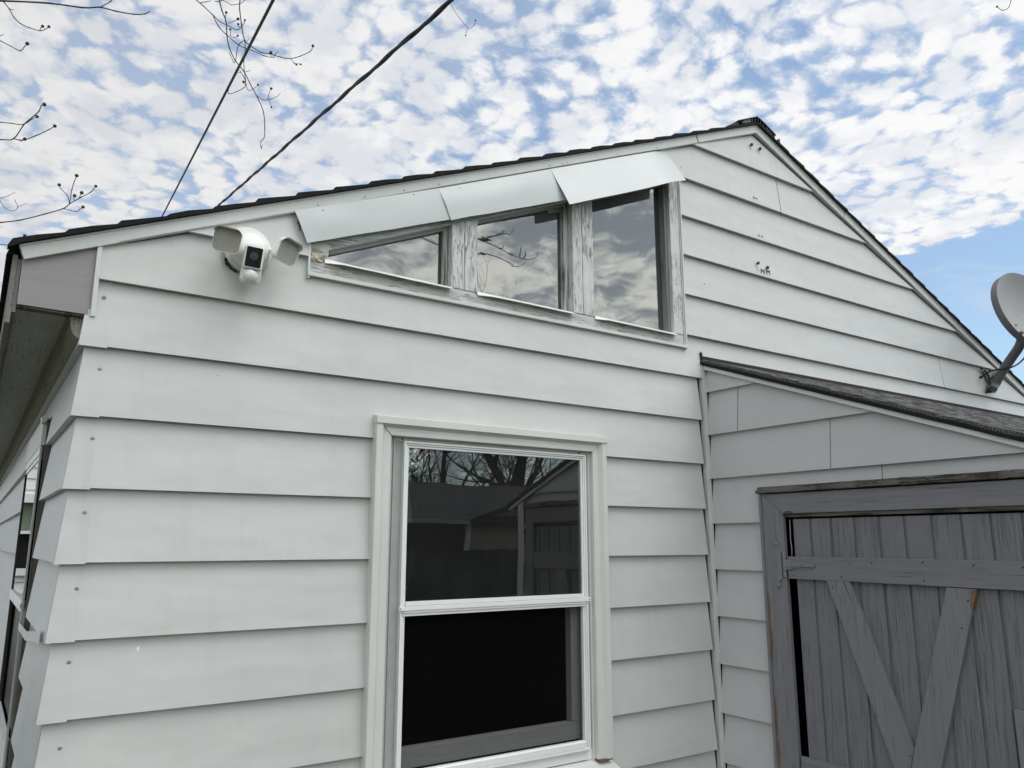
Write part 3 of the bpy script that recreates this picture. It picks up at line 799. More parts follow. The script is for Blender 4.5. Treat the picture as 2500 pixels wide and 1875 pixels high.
# meeting rail
m = MB().box(1.2505, 2.0255, -0.0225, 0.004, 1.3885, 1.4015); m.box(1.2237, 2.0535, -0.0255, -0.0205, 1.3725, 1.3875)
m.box(1.2405, 2.0365, -0.0225, 0.004, 1.3645, 1.3720); m.box(1.2405, 2.0365, -0.0185, 0.004, 1.3545, 1.3640)
m.build('meeting_rail', ALU, lw, bevel=0.0008)
for x in (1.2285, 2.0485):
    MB().lathe([(0.003, 0), (0.0022, 0.0012)], Matrix.Translation((x, -0.0256, 1.380)) @ Matrix.Rotation(R(90), 4, 'X'), 10).build('screw', STEEL, lw)
for x, z in ((IL + 0.055, IT - 0.006), (IR - 0.05, IT - 0.006)):
    MB().lathe([(0.0035, 0), (0.003, 0.0015)], Matrix.Translation((x, -0.0045, z)) @ Matrix.Rotation(R(90), 4, 'X'), 10).build('screw', RUST, lw)
for z in (1.885, 1.64, 1.38, 1.13, 0.93):
    MB().lathe([(0.0032, 0), (0.0026, 0.0015)], Matrix.Translation((IR - 0.018, -0.0032, z)) @ Matrix.Rotation(R(90), 4, 'X'), 10).build('screw', RUST, lw)
MB().box(1.2508, 2.0252, -0.006, -0.003, 1.398, 1.932).build('pane', GLASS, lw)
# insect screen below: dark fine mesh
msc, n_, b_, o_ = base_mat('insect_screen', 0.8)
b_.inputs['Base Color'].default_value = (0.004, 0.004, 0.004, 1); b_.inputs['Specular IOR Level'].default_value = 0.1
tr_ = n_.n('ShaderNodeBsdfTransparent'); mx_ = n_.n('ShaderNodeMixShader'); mx_.inputs[0].default_value = 0.4
n_.l(tr_.outputs[0], mx_.inputs[1]); n_.l(b_.outputs[0], mx_.inputs[2]); n_.l(mx_.outputs[0], o_.inputs[0])
m = MB().add([(1.255, 0.001, 0.83), (2.045, 0.001, 0.83), (2.045, 0.001, 1.36), (1.255, 0.001, 1.36)], [(0, 1, 2, 3)]); m.build('screen', msc, lw)
# wooden sash behind
m = MB().box(1.21, 2.09, 0.022, 0.06, 0.862, 0.926); m.build('lower_sash', SASH, lw, bevel=0.002)
m = MB().box(1.990, 2.09, 0.0225, 0.058, 0.9265, 1.44); m.build('lower_sash', SASH, lw, bevel=0.002)
m = MB().box(1.21, 2.09, 0.018, 0.058, 1.405, 1.452); m.build('inner_meeting_rail', SASHI, lw, bevel=0.003)
m = MB().box(2.022, 2.09, 0.03, 0.058, 1.4525, 1.97); m.build('inner_stile', SASH, lw, bevel=0.002)
m = MB().prism([(1.645, 1.452), (1.695, 1.452), (1.683, 1.474), (1.660, 1.474)], yfn, 0.022, 0.05); m.build('sash_lock', RUST, lw)
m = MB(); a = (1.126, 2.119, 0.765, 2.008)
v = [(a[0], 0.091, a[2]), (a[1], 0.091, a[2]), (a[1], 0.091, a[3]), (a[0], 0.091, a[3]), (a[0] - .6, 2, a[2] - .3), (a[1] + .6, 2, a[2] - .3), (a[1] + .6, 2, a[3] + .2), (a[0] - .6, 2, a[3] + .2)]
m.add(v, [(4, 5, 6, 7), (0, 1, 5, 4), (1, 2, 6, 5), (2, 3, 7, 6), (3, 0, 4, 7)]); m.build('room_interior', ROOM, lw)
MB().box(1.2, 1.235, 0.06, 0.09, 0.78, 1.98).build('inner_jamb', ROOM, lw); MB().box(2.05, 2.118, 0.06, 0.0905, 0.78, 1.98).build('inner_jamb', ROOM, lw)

# ---------------------------------------------------------------- side window (grazing view) with its loose storm frame
sw = bpy.data.objects.new('side_window', None); col.objects.link(sw); sw.parent = house; sw.location = Vector((0.2, 1.38, 0.8)) - house.location
SX = 0.190
m = MB().box(SX, SX + 0.007, 0.94, 0.962, 0.80, 2.045); m.build('storm_stile', CHAN, sw, bevel=0.001)
m = MB().box(SX, SX + 0.012, 1.80, 1.83, 0.80, 1.96); m.box(SX + 0.002, 0.235, 1.83, 1.86, 0.80, 1.97); m.build('storm_stile', GAP, sw)
m = MB().box(SX - 0.001, SX + 0.012, 0.9625, 1.80, 1.925, 1.955); m.box(SX + 0.001, SX + 0.012, 0.9625, 1.80, 1.905, 1.922)
m.build('storm_top_rail', ALU, sw, bevel=0.001)
m = MB().box(SX - 0.004, SX + 0.012, 0.9625, 1.80, 1.352, 1.392); m.box(SX - 0.006, SX + 0.01, 0.9625, 1.80, 1.364, 1.380); m.build('storm_meeting_rail', ALU, sw, bevel=0.001)
m = MB().box(SX - 0.012, SX + 0.012, 0.9625, 1.83, 0.80, 0.915); m.build('storm_bottom_rail', ALU, sw, bevel=0.001)
m = MB().box(SX - 0.002, SX + 0.03, 0.93, 1.86, 1.957, 2.06); m.build('head_trim', TRIM, sw, bevel=0.002)
m = MB().box(SX + 0.012, 0.24, 0.905, 0.93, 0.80, 2.05); m.build('jamb_gap', DARKW, sw)  # solid dark strip filling the gap between storm frame and siding
m = MB().prism([(0.183, 2.040), (0.196, 2.040), (0.204, 2.062), (0.190, 2.066), (0.180, 2.060)], yfn, 0.90, 0.955); m.build('bent_flashing', TRIM, sw)
MB().box(SX + 0.004, SX + 0.007, 0.9625, 1.80, 1.39, 1.906).build('pane', GLASSS, sw)
MB().box(SX + 0.022, SX + 0.025, 0.9625, 1.80, 0.915, 1.352).build('screen', BLACK, sw)
m = MB(); v = [(0.223, SWY0, SWZ0), (0.223, SWY1, SWZ0), (0.223, SWY1, SWZ1), (0.223, SWY0, SWZ1), (0.75, SWY0, SWZ0), (0.75, SWY1, SWZ0), (0.75, SWY1, SWZ1), (0.75, SWY0, SWZ1)]
m.add(v, [(4, 5, 6, 7), (0, 1, 5, 4), (1, 2, 6, 5), (2, 3, 7, 6), (3, 0, 4, 7)]); m.build('window_interior', ROOM, sw)
# loose metal tab that ties the storm frame to the siding
m = MB().add([(0.187, 0.94, 1.292), (0.187, 0.94, 1.318), (0.1885, 0.55, 1.320), (0.1885, 0.55, 1.292), (0.190, 0.055, 1.332), (0.190, 0.055, 1.364)], [(0, 1, 2, 3), (3, 2, 5, 4)])
t_ = m.build('metal_tab', TRIM, sw); sm = t_.modifiers.new('thick', 'SOLIDIFY'); sm.thickness = 0.0015

# ---------------------------------------------------------------- small hardware left on the gable siding
def wall_y(z):
    for a, b in zip(Bz, Bz[1:]):
        if a <= z < b: return -(0.002 + 0.021 * (b - z) / (b - a))
    return -0.01
for x, z, r_ in ((3.225, 3.677, 0.0085), (3.293, 3.673, 0.0085), (3.21, 3.008, 0.008), (3.283, 2.998, 0.009)):
    y = wall_y(z)
    MB().lathe([(0.003, 0), (0.003, 0.006), (r_, 0.008), (r_, 0.013), (r_ * .6, 0.017)], Matrix.Translation((x, y, z)) @ Matrix.Rotation(R(90), 4, 'X'), 12).build('rusty_screw', RUST, house, smooth=True)
    L_ = 0.03 if z > 3.3 else 0.045
    MB().add([(x - .003, y - .0025, z), (x + .003, y - .0025, z), (x + .002, wall_y(z - L_) - .0015, z - L_), (x - .001, wall_y(z - L_) - .0015, z - L_)], [(0, 1, 2, 3)]).build('rust_streak', STAIN, house)
for x, z in ((3.247, 2.972), (3.292, 2.978), (3.237, 3.165), (3.262, 3.166), (3.215, 3.372), (3.235, 3.371)):
    y = wall_y(z) - 0.003; m = MB(); q = 0.012 if z < 3.1 else 0.005
    m.tube([(x - q, y, z - q), (x - q, y, z + q), (x - q * .3, y, z), (x, y, z + q * .6), (x + q * .4, y, z - q * .2), (x + q, y, z + q), (x + q, y, z - q * 1.2)], 0.0016 if z < 3.1 else 0.0008, 6)
    m.build('bent_clip', RUST, house)
MB().lathe([(0.009, 0), (0.0095, 0.001), (0.005, 0.0012)], Matrix.Translation((2.808, wall_y(2.82), 2.822)) @ Matrix.Rotation(R(90), 4, 'X'), 14).build('hole_rim', plain('chipped_paint', (0.85, 0.86, 0.85), 0.6), house)
MB().lathe([(0.0045, 0), (0.004, 0.002)], Matrix.Translation((2.808, wall_y(2.82) - 0.0006, 2.822)) @ Matrix.Rotation(R(90), 4, 'X'), 12).build('screw_hole', GAP, house)

# ================================================================== SHED (lean-to against the house)
SHX, SHY = 2.77, -1.50
shed = thing('shed', (4.1, -0.75, 0), 'lean-to shed with white clapboards, black sloping roof and a grey braced plank door', 'shed')
rs = 0.3766
sz = lambda y: 2.407 + rs * y                    # underside of rake drip (y negative)
sfn2 = lambda s_, z, o: (SHX + 0.0225 - o, -s_, z)
SB = [-0.12 + 0.2005 * i for i in range(13)]
SB = [z for z in [2.283 - 0.2003 * i for i in range(12)][::-1]] + [2.46]
DY0, DY1 = 0.305, 1.435
mb = MB()
siding(mb, SB, sfn2, 0.0265, 1.5, holes=[(DY0 + .01, DY1 - .01, 0.0, 1.81)], clips=[(rs, 1, 2.403)], step=0.2,
       seams=[(len(SB) - 3, 0.199), (len(SB) - 4, 0.645), (len(SB) - 5, 0.845)], seed=11)
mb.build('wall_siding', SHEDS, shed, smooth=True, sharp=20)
mb = MB(); xfn = lambda u, v, t: (t, u, v)
mb.prism([(-0.003, 1.85), (-1.49, 1.85), (-1.49, sz(-1.49) - 0.01), (-0.003, sz(0) - 0.01)], xfn, SHX + 0.0235, SHX + 0.09)
mb.box(SHX + 0.0235, SHX + 0.09, -0.003, -DY0 - .02, 0, 1.85); mb.box(SHX + 0.0235, SHX + 0.09, -DY1 + .02, -1.49, 0, 1.85); mb.build('shed_framing', GAP, shed); mb = MB()
mb.box(6.7, 6.8, -0.003, -1.49, 0, 1.80); mb.build('shed_framing', GAP, shed)
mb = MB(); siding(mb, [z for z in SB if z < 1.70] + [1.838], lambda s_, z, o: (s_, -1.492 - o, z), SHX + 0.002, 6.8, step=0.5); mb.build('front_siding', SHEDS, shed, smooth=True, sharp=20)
mb = MB(); mb.box(SHX + 0.003, SHX + 0.09, -1.491, -1.400, 1.65, 1.82); mb.build('framing_block', GAP, shed)
mb = MB().box(SHX - 0.006, SHX + 0.03, -1.499, -1.532, 0, 1.832); mb.box(SHX - 0.0065, SHX - 0.0005, -1.470, -1.4985, 0, 1.838); mb.build('corner_board', TRIM, shed, bevel=0.001)
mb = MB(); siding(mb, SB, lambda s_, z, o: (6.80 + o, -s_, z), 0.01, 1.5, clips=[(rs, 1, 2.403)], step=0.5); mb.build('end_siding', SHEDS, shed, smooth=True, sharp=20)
# corner J strip between house wall and shed wall
m = MB().box(2.7545, 2.7615, -0.0255, -0.0005, 0.0, 2.414); m.box(2.7618, 2.7775, -0.0275, -0.0245, 0.0, 2.404)
m.build('corner_strip', TRIM, shed, bevel=0.0006)
# roof: stepped shingle courses down slope (towards -Y)
random.seed(9)
n = 12; YE = -1.63; e = -YE / n
pts = []
for i in range(n):
    ya, yb = YE + e * i, YE + e * (i + 1)
    za, zb = 2.432 + rs * ya, 2.432 + rs * yb
    if i: pts.append((ya, za + 0.014))
    pts += [(ya + 0.004, za + 0.021), ((ya + yb) / 2, (za + zb) / 2 + 0.0175)]
pts.append((0.0 - 0.002, 2.432 + 0.012))
poly = pts + [(-0.002, 2.4245), (YE, 2.4245 + rs * YE)]
m = MB().prism(poly, xfn, SHX - 0.014, 6.9)
shr = m.build('roof', SHING2, shed)
m = MB().prism([(-0.0025, 2.4235), (YE + 0.01, 2.4235 + rs * (YE + 0.01)), (YE + 0.01, 2.414 + rs * (YE + 0.01)), (-0.0025, 2.414)], xfn, SHX - 0.008, 6.88)
m.build('roof_deck', GAP, shed)
# curling black felt edge along the rake (ragged, darker)
m = MB(); rings = []
for i in range(41):
    y = -0.004 + (YE + 0.01) * i / 40
    j = 0.0035 * mnoise.noise(Vector((y * 9, 2, 1)))
    z = 2.4245 + rs * y
    rings.append([(SHX - 0.0145, y, z - 0.004), (SHX - 0.0175 + j * .4, y, z - 0.003 + j), (SHX - 0.0175 + j * .4, y, z + 0.010 + j), (SHX - 0.0145, y, z + 0.012 + j)])
m.loft(rings); m.build('shingle_edge', SHING, shr)
m = MB().prism([(-0.020, 2.4125), (YE + 0.012, 2.4125 + rs * (YE + 0.012) + .0075), (YE + 0.012, 2.4095 + rs * (YE + 0.012) - 0.009), (-0.020, 2.394)], xfn, SHX - 0.0105, SHX + 0.004)
m.build('drip_trim', TRIM, shed, bevel=0.0006)
# wall flashing where the roof meets the house siding
m = MB().box(SHX - 0.012, 6.34, -0.026, -0.0235, 2.440, 2.456); m.build('wall_flashing', GAP, shed)
m = MB().box(SHX - 0.014, SHX - 0.004, -0.021, 0.0, 2.425, 2.474); m.tube([(SHX - .012, -.02, 2.47), (SHX - .018, -.025, 2.478), (SHX - .022, -.02, 2.470)], 0.0015, 5); m.build('torn_flashing', GAP, shed)

# door frame
FX = SHX - 0.006
m = MB().prism([(-0.3165, 0.0), (-0.4145, 0.0), (-0.4145, 1.7135), (-0.3165, 1.7955)], xfn, FX - 0.008, SHX + 0.006); m.build('door_jamb', DOORF, shed, bevel=0.0015)
m = MB().prism([(-1.335 - .02, 0.0), (-1.435, 0.0), (-1.435, 1.7955), (-1.355, 1.7135)], xfn, FX - 0.008, SHX + 0.07); m.build('door_jamb', DOORF, shed, bevel=0.0015)
m = MB().prism([(-0.3175, 1.7965), (-0.4155, 1.7145), (-1.354, 1.7145), (-1.434, 1.7965)], xfn, FX - 0.0075, SHX + 0.07); m.build('door_head', DOORH, shed, bevel=0.0015)
m = MB().box(FX - 0.016, SHX + 0.01, -0.305, -0.3160, 0.0, 1.799); m.build('door_back_band', DOORF, shed, bevel=0.001)
# crumbling cap over the door
m = MB(); rings = []
for i in range(111):
    y = -0.296 - (1.445 - 0.296) * i / 110
    a = 0.007 * mnoise.noise(Vector((y * 48, 5, 1))); b = 0.009 * mnoise.noise(Vector((y * 27, 9, 1)))
    rings.append([(SHX + 0.01, y, 1.8005), (SHX - 0.024 + a, y, 1.8005 + abs(a)), (SHX - 0.028 + b, y, 1.8035 + a * .4), (SHX - 0.028 + b, y, 1.815 + a), (SHX - 0.016 + a, y, 1.8165 + a), (SHX - 0.014, y, 1.828 + b * .4), (SHX + 0.01, y, 1.830)])
m.loft(rings); m.build('door_cap', CAPW, shed)
# bare wood where paint has flaked off the jamb
def flake(y0, z0, z1, w_, seed, x=FX - 0.0088, mat=BARE, axis='z'):
    r_ = random.Random(seed); n = 16; L_ = []; R_ = []
    for i in range(n + 1):
        t = i / n; env = math.sin(math.pi * min(1, max(0, t))) ** 0.5
        z = z0 + (z1 - z0) * t
        L_.append((x, y0 + w_ * 0.5 * env * r_.uniform(0.6, 1.2), z)); R_.append((x, y0 - w_ * 0.5 * env * r_.uniform(0.4, 1.3), z))
    m = MB(); vs = L_ + R_; m.add(vs, [(i, i + 1, n + 2 + i, n + 1 + i) for i in range(n)])
    m.build('bare_patch', mat, shed)
flake(-0.3215, 1.27, 1.40, 0.009, 1); flake(-0.323, 1.12, 1.28, 0.012, 2); flake(-0.323, 0.84, 0.99, 0.013, 3); flake(-0.326, 0.72, 0.84, 0.014, 4)
m = MB()
m.add([(FX - 0.0088, -0.418, 1.7155), (FX - 0.0088, -0.47, 1.7155), (FX - 0.0088, -0.462, 1.722), (FX - 0.0088, -0.44, 1.7245), (FX - 0.0088, -0.425, 1.721)], [(0, 1, 2, 3, 4)])
m.build('bare_patch', CAPW, shed)
m = MB().box(SHX - 0.004, SHX + 0.05, -0.4155, -1.354, 1.700, 1.7140); m.build('door_stop', CAPW, shed)
# door leaf
door = bpy.data.objects.new('door', None); col.objects.link(door); door.parent = shed; door.location = Vector((SHX, -0.88, 0)) - shed.location
LX = SHX + 0.006
edges = [-0.444, -0.529, -0.622, -0.722, -0.821, -0.918, -1.017, -1.117, -1.213, -1.309, -1.350]
for a, b in zip(edges, edges[1:]):
    m = MB().prism([(LX + 0.007, a - 0.0), (LX + 0.007, a - 0.005), (LX, a - 0.0065), (LX, b + 0.0055), (LX + 0.007, b + 0.0045), (LX + 0.007, b), (LX + 0.018, b), (LX + 0.018, a)], lambda u, v, t: (u, v, t), 0.12, 1.692)
    m.build('plank', DOORB, door)
m = MB().box(LX + 0.012, LX + 0.02, -0.446, -1.352, 0.12, 1.69); m.build('door_backing', GAP, door)
BXo = LX - 0.019
def board(pts, name='brace', mat=DOORF, lab=None, x0=None, thick=0.0185, bev=0.0015):
    x0 = BXo if x0 is None else x0
    m = MB().prism(pts, xfn, x0, x0 + thick)
    return m.build(name, mat, door, bevel=bev)
board([(-0.424, 1.456), (-0.424, 1.543), (-1.350, 1.540), (-1.350, 1.450)], 'rail', DOORH)
board([(-0.596, 1.4545), (-0.692, 1.4540), (-0.884, 0.905), (-0.852, 0.79), (-0.820, 0.79)], 'brace')
board([(-1.052, 1.4490), (-1.150, 1.4485), (-0.950, 0.79), (-0.853, 0.79), (-0.8855, 0.903)], 'brace')
board([(-0.424, 0.70), (-0.424, 0.7885), (-1.350, 0.7885), (-1.350, 0.70)], 'rail', DOORH)
board([(-1.222, 0.79), (-1.350, 0.79), (-1.350, 1.088), (-1.222, 1.088)], 'latch_board')
board([(-1.136, 1.449), (-1.1525, 1.449), (-1.133, 1.385), (-1.128, 1.39)], 'worn_edge', BARE, x0=BXo - 0.0008, thick=0.0190, bev=0)
board([(-0.668, 1.452), (-0.6715, 1.452), (-0.700, 1.37)], 'split', GAP, x0=BXo - 0.0006, thick=0.01, bev=0)
# frayed tape edge of the leaf
m = MB().tube([(LX - 0.001, -0.434, 1.69), (LX - 0.004, -0.437, 1.66), (LX - 0.002, -0.433, 1.61), (LX - 0.005, -0.4385, 1.575), (LX - 0.002, -0.434, 1.545)], 0.0018, 5); m.build('frayed_strip', SASH, door)
m = MB()
for y, z in ((-0.66, 1.47), (-0.70, 1.52), (-0.79, 1.525), (-0.98, 1.53), (-0.98, 1.47), (-1.15, 1.525), (-1.30, 1.522), (-0.45, 1.47), (-0.62, 1.43), (-1.12, 1.41), (-1.09, 1.32), (-0.87, 0.88)):
    MB().lathe([(0.0032, 0), (0.0026, 0.0008)], Matrix.Translation((BXo - 0.0001, y, z)) @ Matrix.Rotation(R(-90), 4, 'Y'), 8).build('nail_head', GAP, door)
# strap hinge (painted over)
hinge = bpy.data.objects.new('hinge', None); col.objects.link(hinge); hinge.parent = shed; hinge.location = Vector((SHX, -0.41, 1.51)) - shed.location
hx = FX - 0.0115
cy = -0.378
m = MB().prism([(cy, 1.606), (cy - .010, 1.592), (cy - .006, 1.580), (cy - .016, 1.565), (cy - .022, 1.560), (cy - .022, 1.455), (cy - .012, 1.448), (cy - .006, 1.437), (cy - .010, 1.427), (cy, 1.414), (cy + .010, 1.427), (cy + .006, 1.437), (cy + .010, 1.46), (cy + .006, 1.51), (cy + .010, 1.56), (cy + .006, 1.580), (cy + .010, 1.592)], xfn, hx - 0.004, hx + 0.004)
m.build('hinge_plate', DOORF, hinge, bevel=0.0008)
for z0, z1 in ((1.533, 1.557), (1.488, 1.531), (1.462, 1.486)):
    MB().tube([(BXo - 0.002, -0.4105, z0), (BXo - 0.002, -0.4105, z1)], 0.0075, 12).build('knuckle', DOORF, hinge, smooth=True)
m = MB().prism([(-0.414, 1.489), (-0.414, 1.532), (-0.50, 1.517), (-0.530, 1.514), (-0.537, 1.522), (-0.553, 1.509), (-0.537, 1.496), (-0.530, 1.503), (-0.50, 1.503)], xfn, BXo - 0.006, BXo - 0.0003)
m.build('strap', DOORF, hinge, bevel=0.0008)
m = MB().prism([(-0.418, 1.503), (-0.418, 1.518), (-0.485, 1.517), (-0.495, 1.5105), (-0.485, 1.504)], xfn, BXo - 0.0095, BXo - 0.0062)
m.build('strap', DOORF, hinge, bevel=0.0005)
for y, z, xx in ((cy, 1.592, hx - .004), (cy, 1.51, hx - .004), (cy, 1.427, hx - .004), (-0.44, 1.523, BXo - .006), (-0.44, 1.496, BXo - .006), (-0.538, 1.509, BXo - .006)):
    MB().lathe([(0.0055, 0), (0.0042, 0.003), (0.001, 0.0045)], Matrix.Translation((xx, y, z)) @ Matrix.Rotation(R(-90), 4, 'Y'), 10).build('bolt', DOORF, hinge, smooth=True)

# ================================================================== floodlight camera
fl = thing('floodlight_camera', (0.642, -0.01, 2.525), 'white security camera with black lens face and two square floodlights on the siding', 'security camera')
def frame(c, nrm, roll=0.0):
    z = Vector(nrm).normalized(); x = Vector((0, 0, 1)).cross(z).normalized(); y = z.cross(x)
    M = Matrix((x, y, z)).transposed().to_4x4()
    return Matrix.Translation(Vector(c)) @ M @ Matrix.Rotation(roll, 4, 'Z')
def rrect(w_, h_, r_, n=6, taper=0.0):
    pts = []
    for cx, cy_, a0 in ((w_ / 2 - r_, h_ / 2 - r_, 0), (-w_ / 2 + r_, h_ / 2 - r_, 90), (-w_ / 2 + r_, -h_ / 2 + r_, 180), (w_ / 2 - r_, -h_ / 2 + r_, 270)):
        for i in range(n + 1):
            a = R(a0 + 90 * i / n); pts.append((cx + r_ * math.cos(a), cy_ + r_ * math.sin(a)))
    return pts
Mw = frame((0.648, -0.012, 2.525), (0, -1, 0))
MB().lathe([(0.074, 0), (0.076, 0.004), (0.076, 0.018), (0.072, 0.022)], Mw, 48).build('base_ring', WPLAS, fl, smooth=True)
MB().lathe([(0.061, 0.0225), (0.063, 0.030), (0.061, 0.040), (0.054, 0.052), (0.041, 0.062), (0.023, 0.068), (0.002, 0.070)], frame((0.650, -0.012, 2.518), (0, -1, 0)), 48).build('dome', WPLAS, fl, smooth=True, sharp=60)
m = MB(); m.box(0.580, 0.596, -0.024, -0.012, 2.478, 2.488); m.ball((0.586, -0.020, 2.470), 0.006); m.tube([(0.588, -0.018, 2.474), (0.600, -0.016, 2.458), (0.622, -0.014, 2.448)], 0.003, 8); m.build('base_clip', GAP, fl)
for a_ in (200, 232, 262, 330, 20):
    MB().lathe([(0.0028, 0), (0.0022, 0.0015)], Matrix.Translation((0.648 + 0.0762 * math.cos(R(a_)), -0.024, 2.525 + 0.0762 * math.sin(R(a_)))) @ Matrix.Rotation(R(90), 4, 'X'), 8).build('ring_screw', STEEL, fl)
# camera head
cn = (-0.20, -0.95, -0.14)
Mc = frame((0.640, -0.118, 2.449), cn, R(-5))
rings = []
for w_, h_, z in ((0.052, 0.108, -0.052), (0.060, 0.118, -0.040), (0.0625, 0.121, 0.0), (0.0605, 0.119, 0.010), (0.0575, 0.116, 0.0125)):
    rings.append([Mc @ Vector((x, y, z + (-0.014 if y < -0.02 else 0) * ((-y - 0.02) / 0.04) * (z > -0.01))) for x, y in rrect(w_, h_, 0.014)])
MB().loft(rings).build('camera_body', WPLAS, fl, smooth=True, sharp=40)
Mg = Mc @ Matrix.Translation((0, 0.019, 0))
MB().loft([[Mg @ Vector((x, y, z)) for x, y in rrect(w_, h_, 0.006)] for w_, h_, z in ((0.055, 0.071, 0.009), (0.055, 0.071, 0.0145), (0.0525, 0.0685, 0.0155))]).build('face_bezel', WPLAS, fl, smooth=True, sharp=40)
MB().loft([[Mg @ Vector((x, y, z)) for x, y in rrect(w_, h_, 0.004)] for w_, h_, z in ((0.0475, 0.063, 0.012), (0.0475, 0.063, 0.0164))]).build('camera_glass', GLOSSB, fl)
Ml = Mg @ Matrix.Translation((0.0, 0.004, 0.0162))
o = MB().lathe([(0.0125, 0), (0.0125, 0.0012), (0.0105, 0.0012), (0.0105, 0.0004)], Ml, 32).build('lens', LENSR, fl)
MB().lathe([(0.0060, 0), (0.006, 0.0010), (0.004, 0.0014)], Ml, 24).build('lens_centre', LENSR, o)
Mp = Mc @ Matrix.Translation((0, -0.038, -0.004))
MB().lathe([(0.0235, 0.0), (0.0225, 0.008), (0.019, 0.015), (0.012, 0.020), (0.002, 0.022)], Mp, 32).build('motion_sensor', PIR, fl, smooth=True, sharp=60)
# two floodlights
def flood(c, nrm, roll, armfrom):
    M = frame(c, nrm, roll)
    rings = []
    for s_, z in ((0.30, -0.058), (0.52, -0.052), (0.72, -0.040), (0.88, -0.022), (0.97, -0.008), (1.0, 0.0), (1.0, 0.004), (0.955, 0.0045), (0.93, 0.0005)):
        rings.append([M @ Vector((x * s_, y * s_, z)) for x, y in rrect(0.083, 0.076, 0.017)])
    h = MB().loft(rings).build('floodlight', WPLAS, fl, smooth=True, sharp=50)
    MB().loft([[M @ Vector((x * s_, y * s_, z)) for x, y in rrect(0.083, 0.076, 0.017)] for s_, z in ((0.925, 0.0006), (0.915, 0.0018), (0.5, 0.0010), (0.2, 0.0004))]).build('lamp_lens', WPLAS2, h, smooth=True)
    # hood lip on the upper edge
    up = [(x, y) for x, y in rrect(0.085, 0.078, 0.018) if y > 0.012]
    up.sort(key=lambda p: -p[0])
    m = MB(); n = len(up); vs = []
    for k, (x, y) in enumerate(up):
        t = math.sin(math.pi * (k + .5) / n) ** 0.5; d = 0.018 * t
        vs += [M @ Vector((x, y, -0.004)), M @ Vector((x * 1.0, y, 0.003 + d)), M @ Vector((x * 0.955, y * 0.955, 0.002 + d)), M @ Vector((x * .955, y * .955, -0.004))]
    fs = [(4 * k + j, 4 * k + (j + 1) % 4, 4 * k + 4 + (j + 1) % 4, 4 * k + 4 + j) for k in range(n - 1) for j in range(4)]
    m.add(vs, fs + [(0, 1, 2, 3), (4 * n - 1, 4 * n - 2, 4 * n - 3, 4 * n - 4)])
    m.build('hood', WPLAS, h, smooth=True, sharp=50)
    b = M @ Vector((0, 0, -0.055)); a = Vector(armfrom)
    MB().tube([a, a.lerp(b, 0.35) + Vector((0, 0, 0.003)), a.lerp(b, 0.45) + Vector((0, 0, 0.003)), b], [0.011, 0.010, 0.0075, 0.0085], 16).build('arm', WPLAS, fl, smooth=True, sharp=60)
flood((0.556, -0.132, 2.504), (-0.42, -0.86, -0.28), R(-11), (0.625, -0.05, 2.530))
flood((0.748, -0.118, 2.512), (0.38, -0.88, -0.28), R(-7), (0.690, -0.045, 2.525))

# ================================================================== satellite dish
dish = thing('satellite_dish', (5.60, -0.02, 2.66), 'grey oval satellite dish on a bent mast at the right end of the gable', 'satellite dish')
dc = sight(2513, 754, 1.0) - CAM
t = (-0.42 - CAM.y) / dc.y; C0 = CAM + dc * t
vd = (C0 - CAM).normalized(); vr = (cr - vd * cr.dot(vd)).normalized(); vu = vr.cross(vd)
nv_ = (vr * 0.836 + vu * 0.549) * 0.84 - vd * 0.54
Zd = nv_.normalized(); Xd = (vr * 0.549 - vu * 0.836); Xd = (Xd - Zd * Xd.dot(Zd)).normalized(); Yd = Zd.cross(Xd)
Md = Matrix.Translation(C0) @ Matrix((Xd, Yd, Zd)).transposed().to_4x4() @ Matrix.Diagonal((1.0, 0.92, 1, 1))
RD = (C0 - CAM).dot(cf) / 1922.09 * 98
front = [(RD * i / 12, -0.055 * (1 - (i / 12) ** 2)) for i in range(1, 13)]
m = MB().lathe([(0.003, -0.057)] + front + [(RD + 0.006, 0.002), (RD + 0.007, -0.004), (RD + 0.005, -0.024), (RD * 0.97, -0.026), (RD * 0.7, -0.045), (RD * .35, -0.062), (0.003, -0.066)], Md, 64)
m.build('reflector', DISHM, dish, smooth=True, sharp=60)
m = MB().lathe([(RD + 0.0062, 0.0025), (RD + 0.0085, 0.0005), (RD + 0.0075, -0.044), (RD + 0.002, -0.046)], Md, 64); me = m
mm = MB(); mm.v = m.v; mm.f = m.f[:-2]; mm.build('rim', DISHB, dish, smooth=True, sharp=60)
def yat(px_, py_, y):
    v = sight(px_, py_, 1.0) - CAM; return CAM + v * ((y - CAM.y) / v.y)
bk = C0 - Zd * 0.085 + Xd * 0.10
mast = smoothpts([yat(2430, 938, -0.06), yat(2438, 922, -0.09), yat(2456, 894, -0.15), yat(2473, 869, -0.21), yat(2486, 850, -0.27), yat(2493, 834, -0.31), yat(2496, 818, -0.34), yat(2497, 798, -0.35)], 4)
MB().tube(mast, 0.029, 20).build('mast', MASTM, dish, smooth=True, sharp=60)
m = MB(); Mb = Matrix.Translation(yat(2497, 806, -0.35)) @ Matrix((Xd, Yd, Zd)).transposed().to_4x4()
m.loft([[Mb @ Vector((x, y, z)) for x, y in rrect(0.10, 0.085, 0.014)] for z in (-0.04, 0.03)])
m.tube([yat(2482, 795, -0.37), yat(2480, 818, -0.37)], 0.007, 8); m.ball(yat(2481, 817, -0.38), 0.016, 10); m.ball(yat(2479, 794, -0.38), 0.009, 10); m.ball(yat(2494, 812, -0.42), 0.013, 10)
m.build('mast_bracket', MASTM, dish, smooth=True, sharp=50)
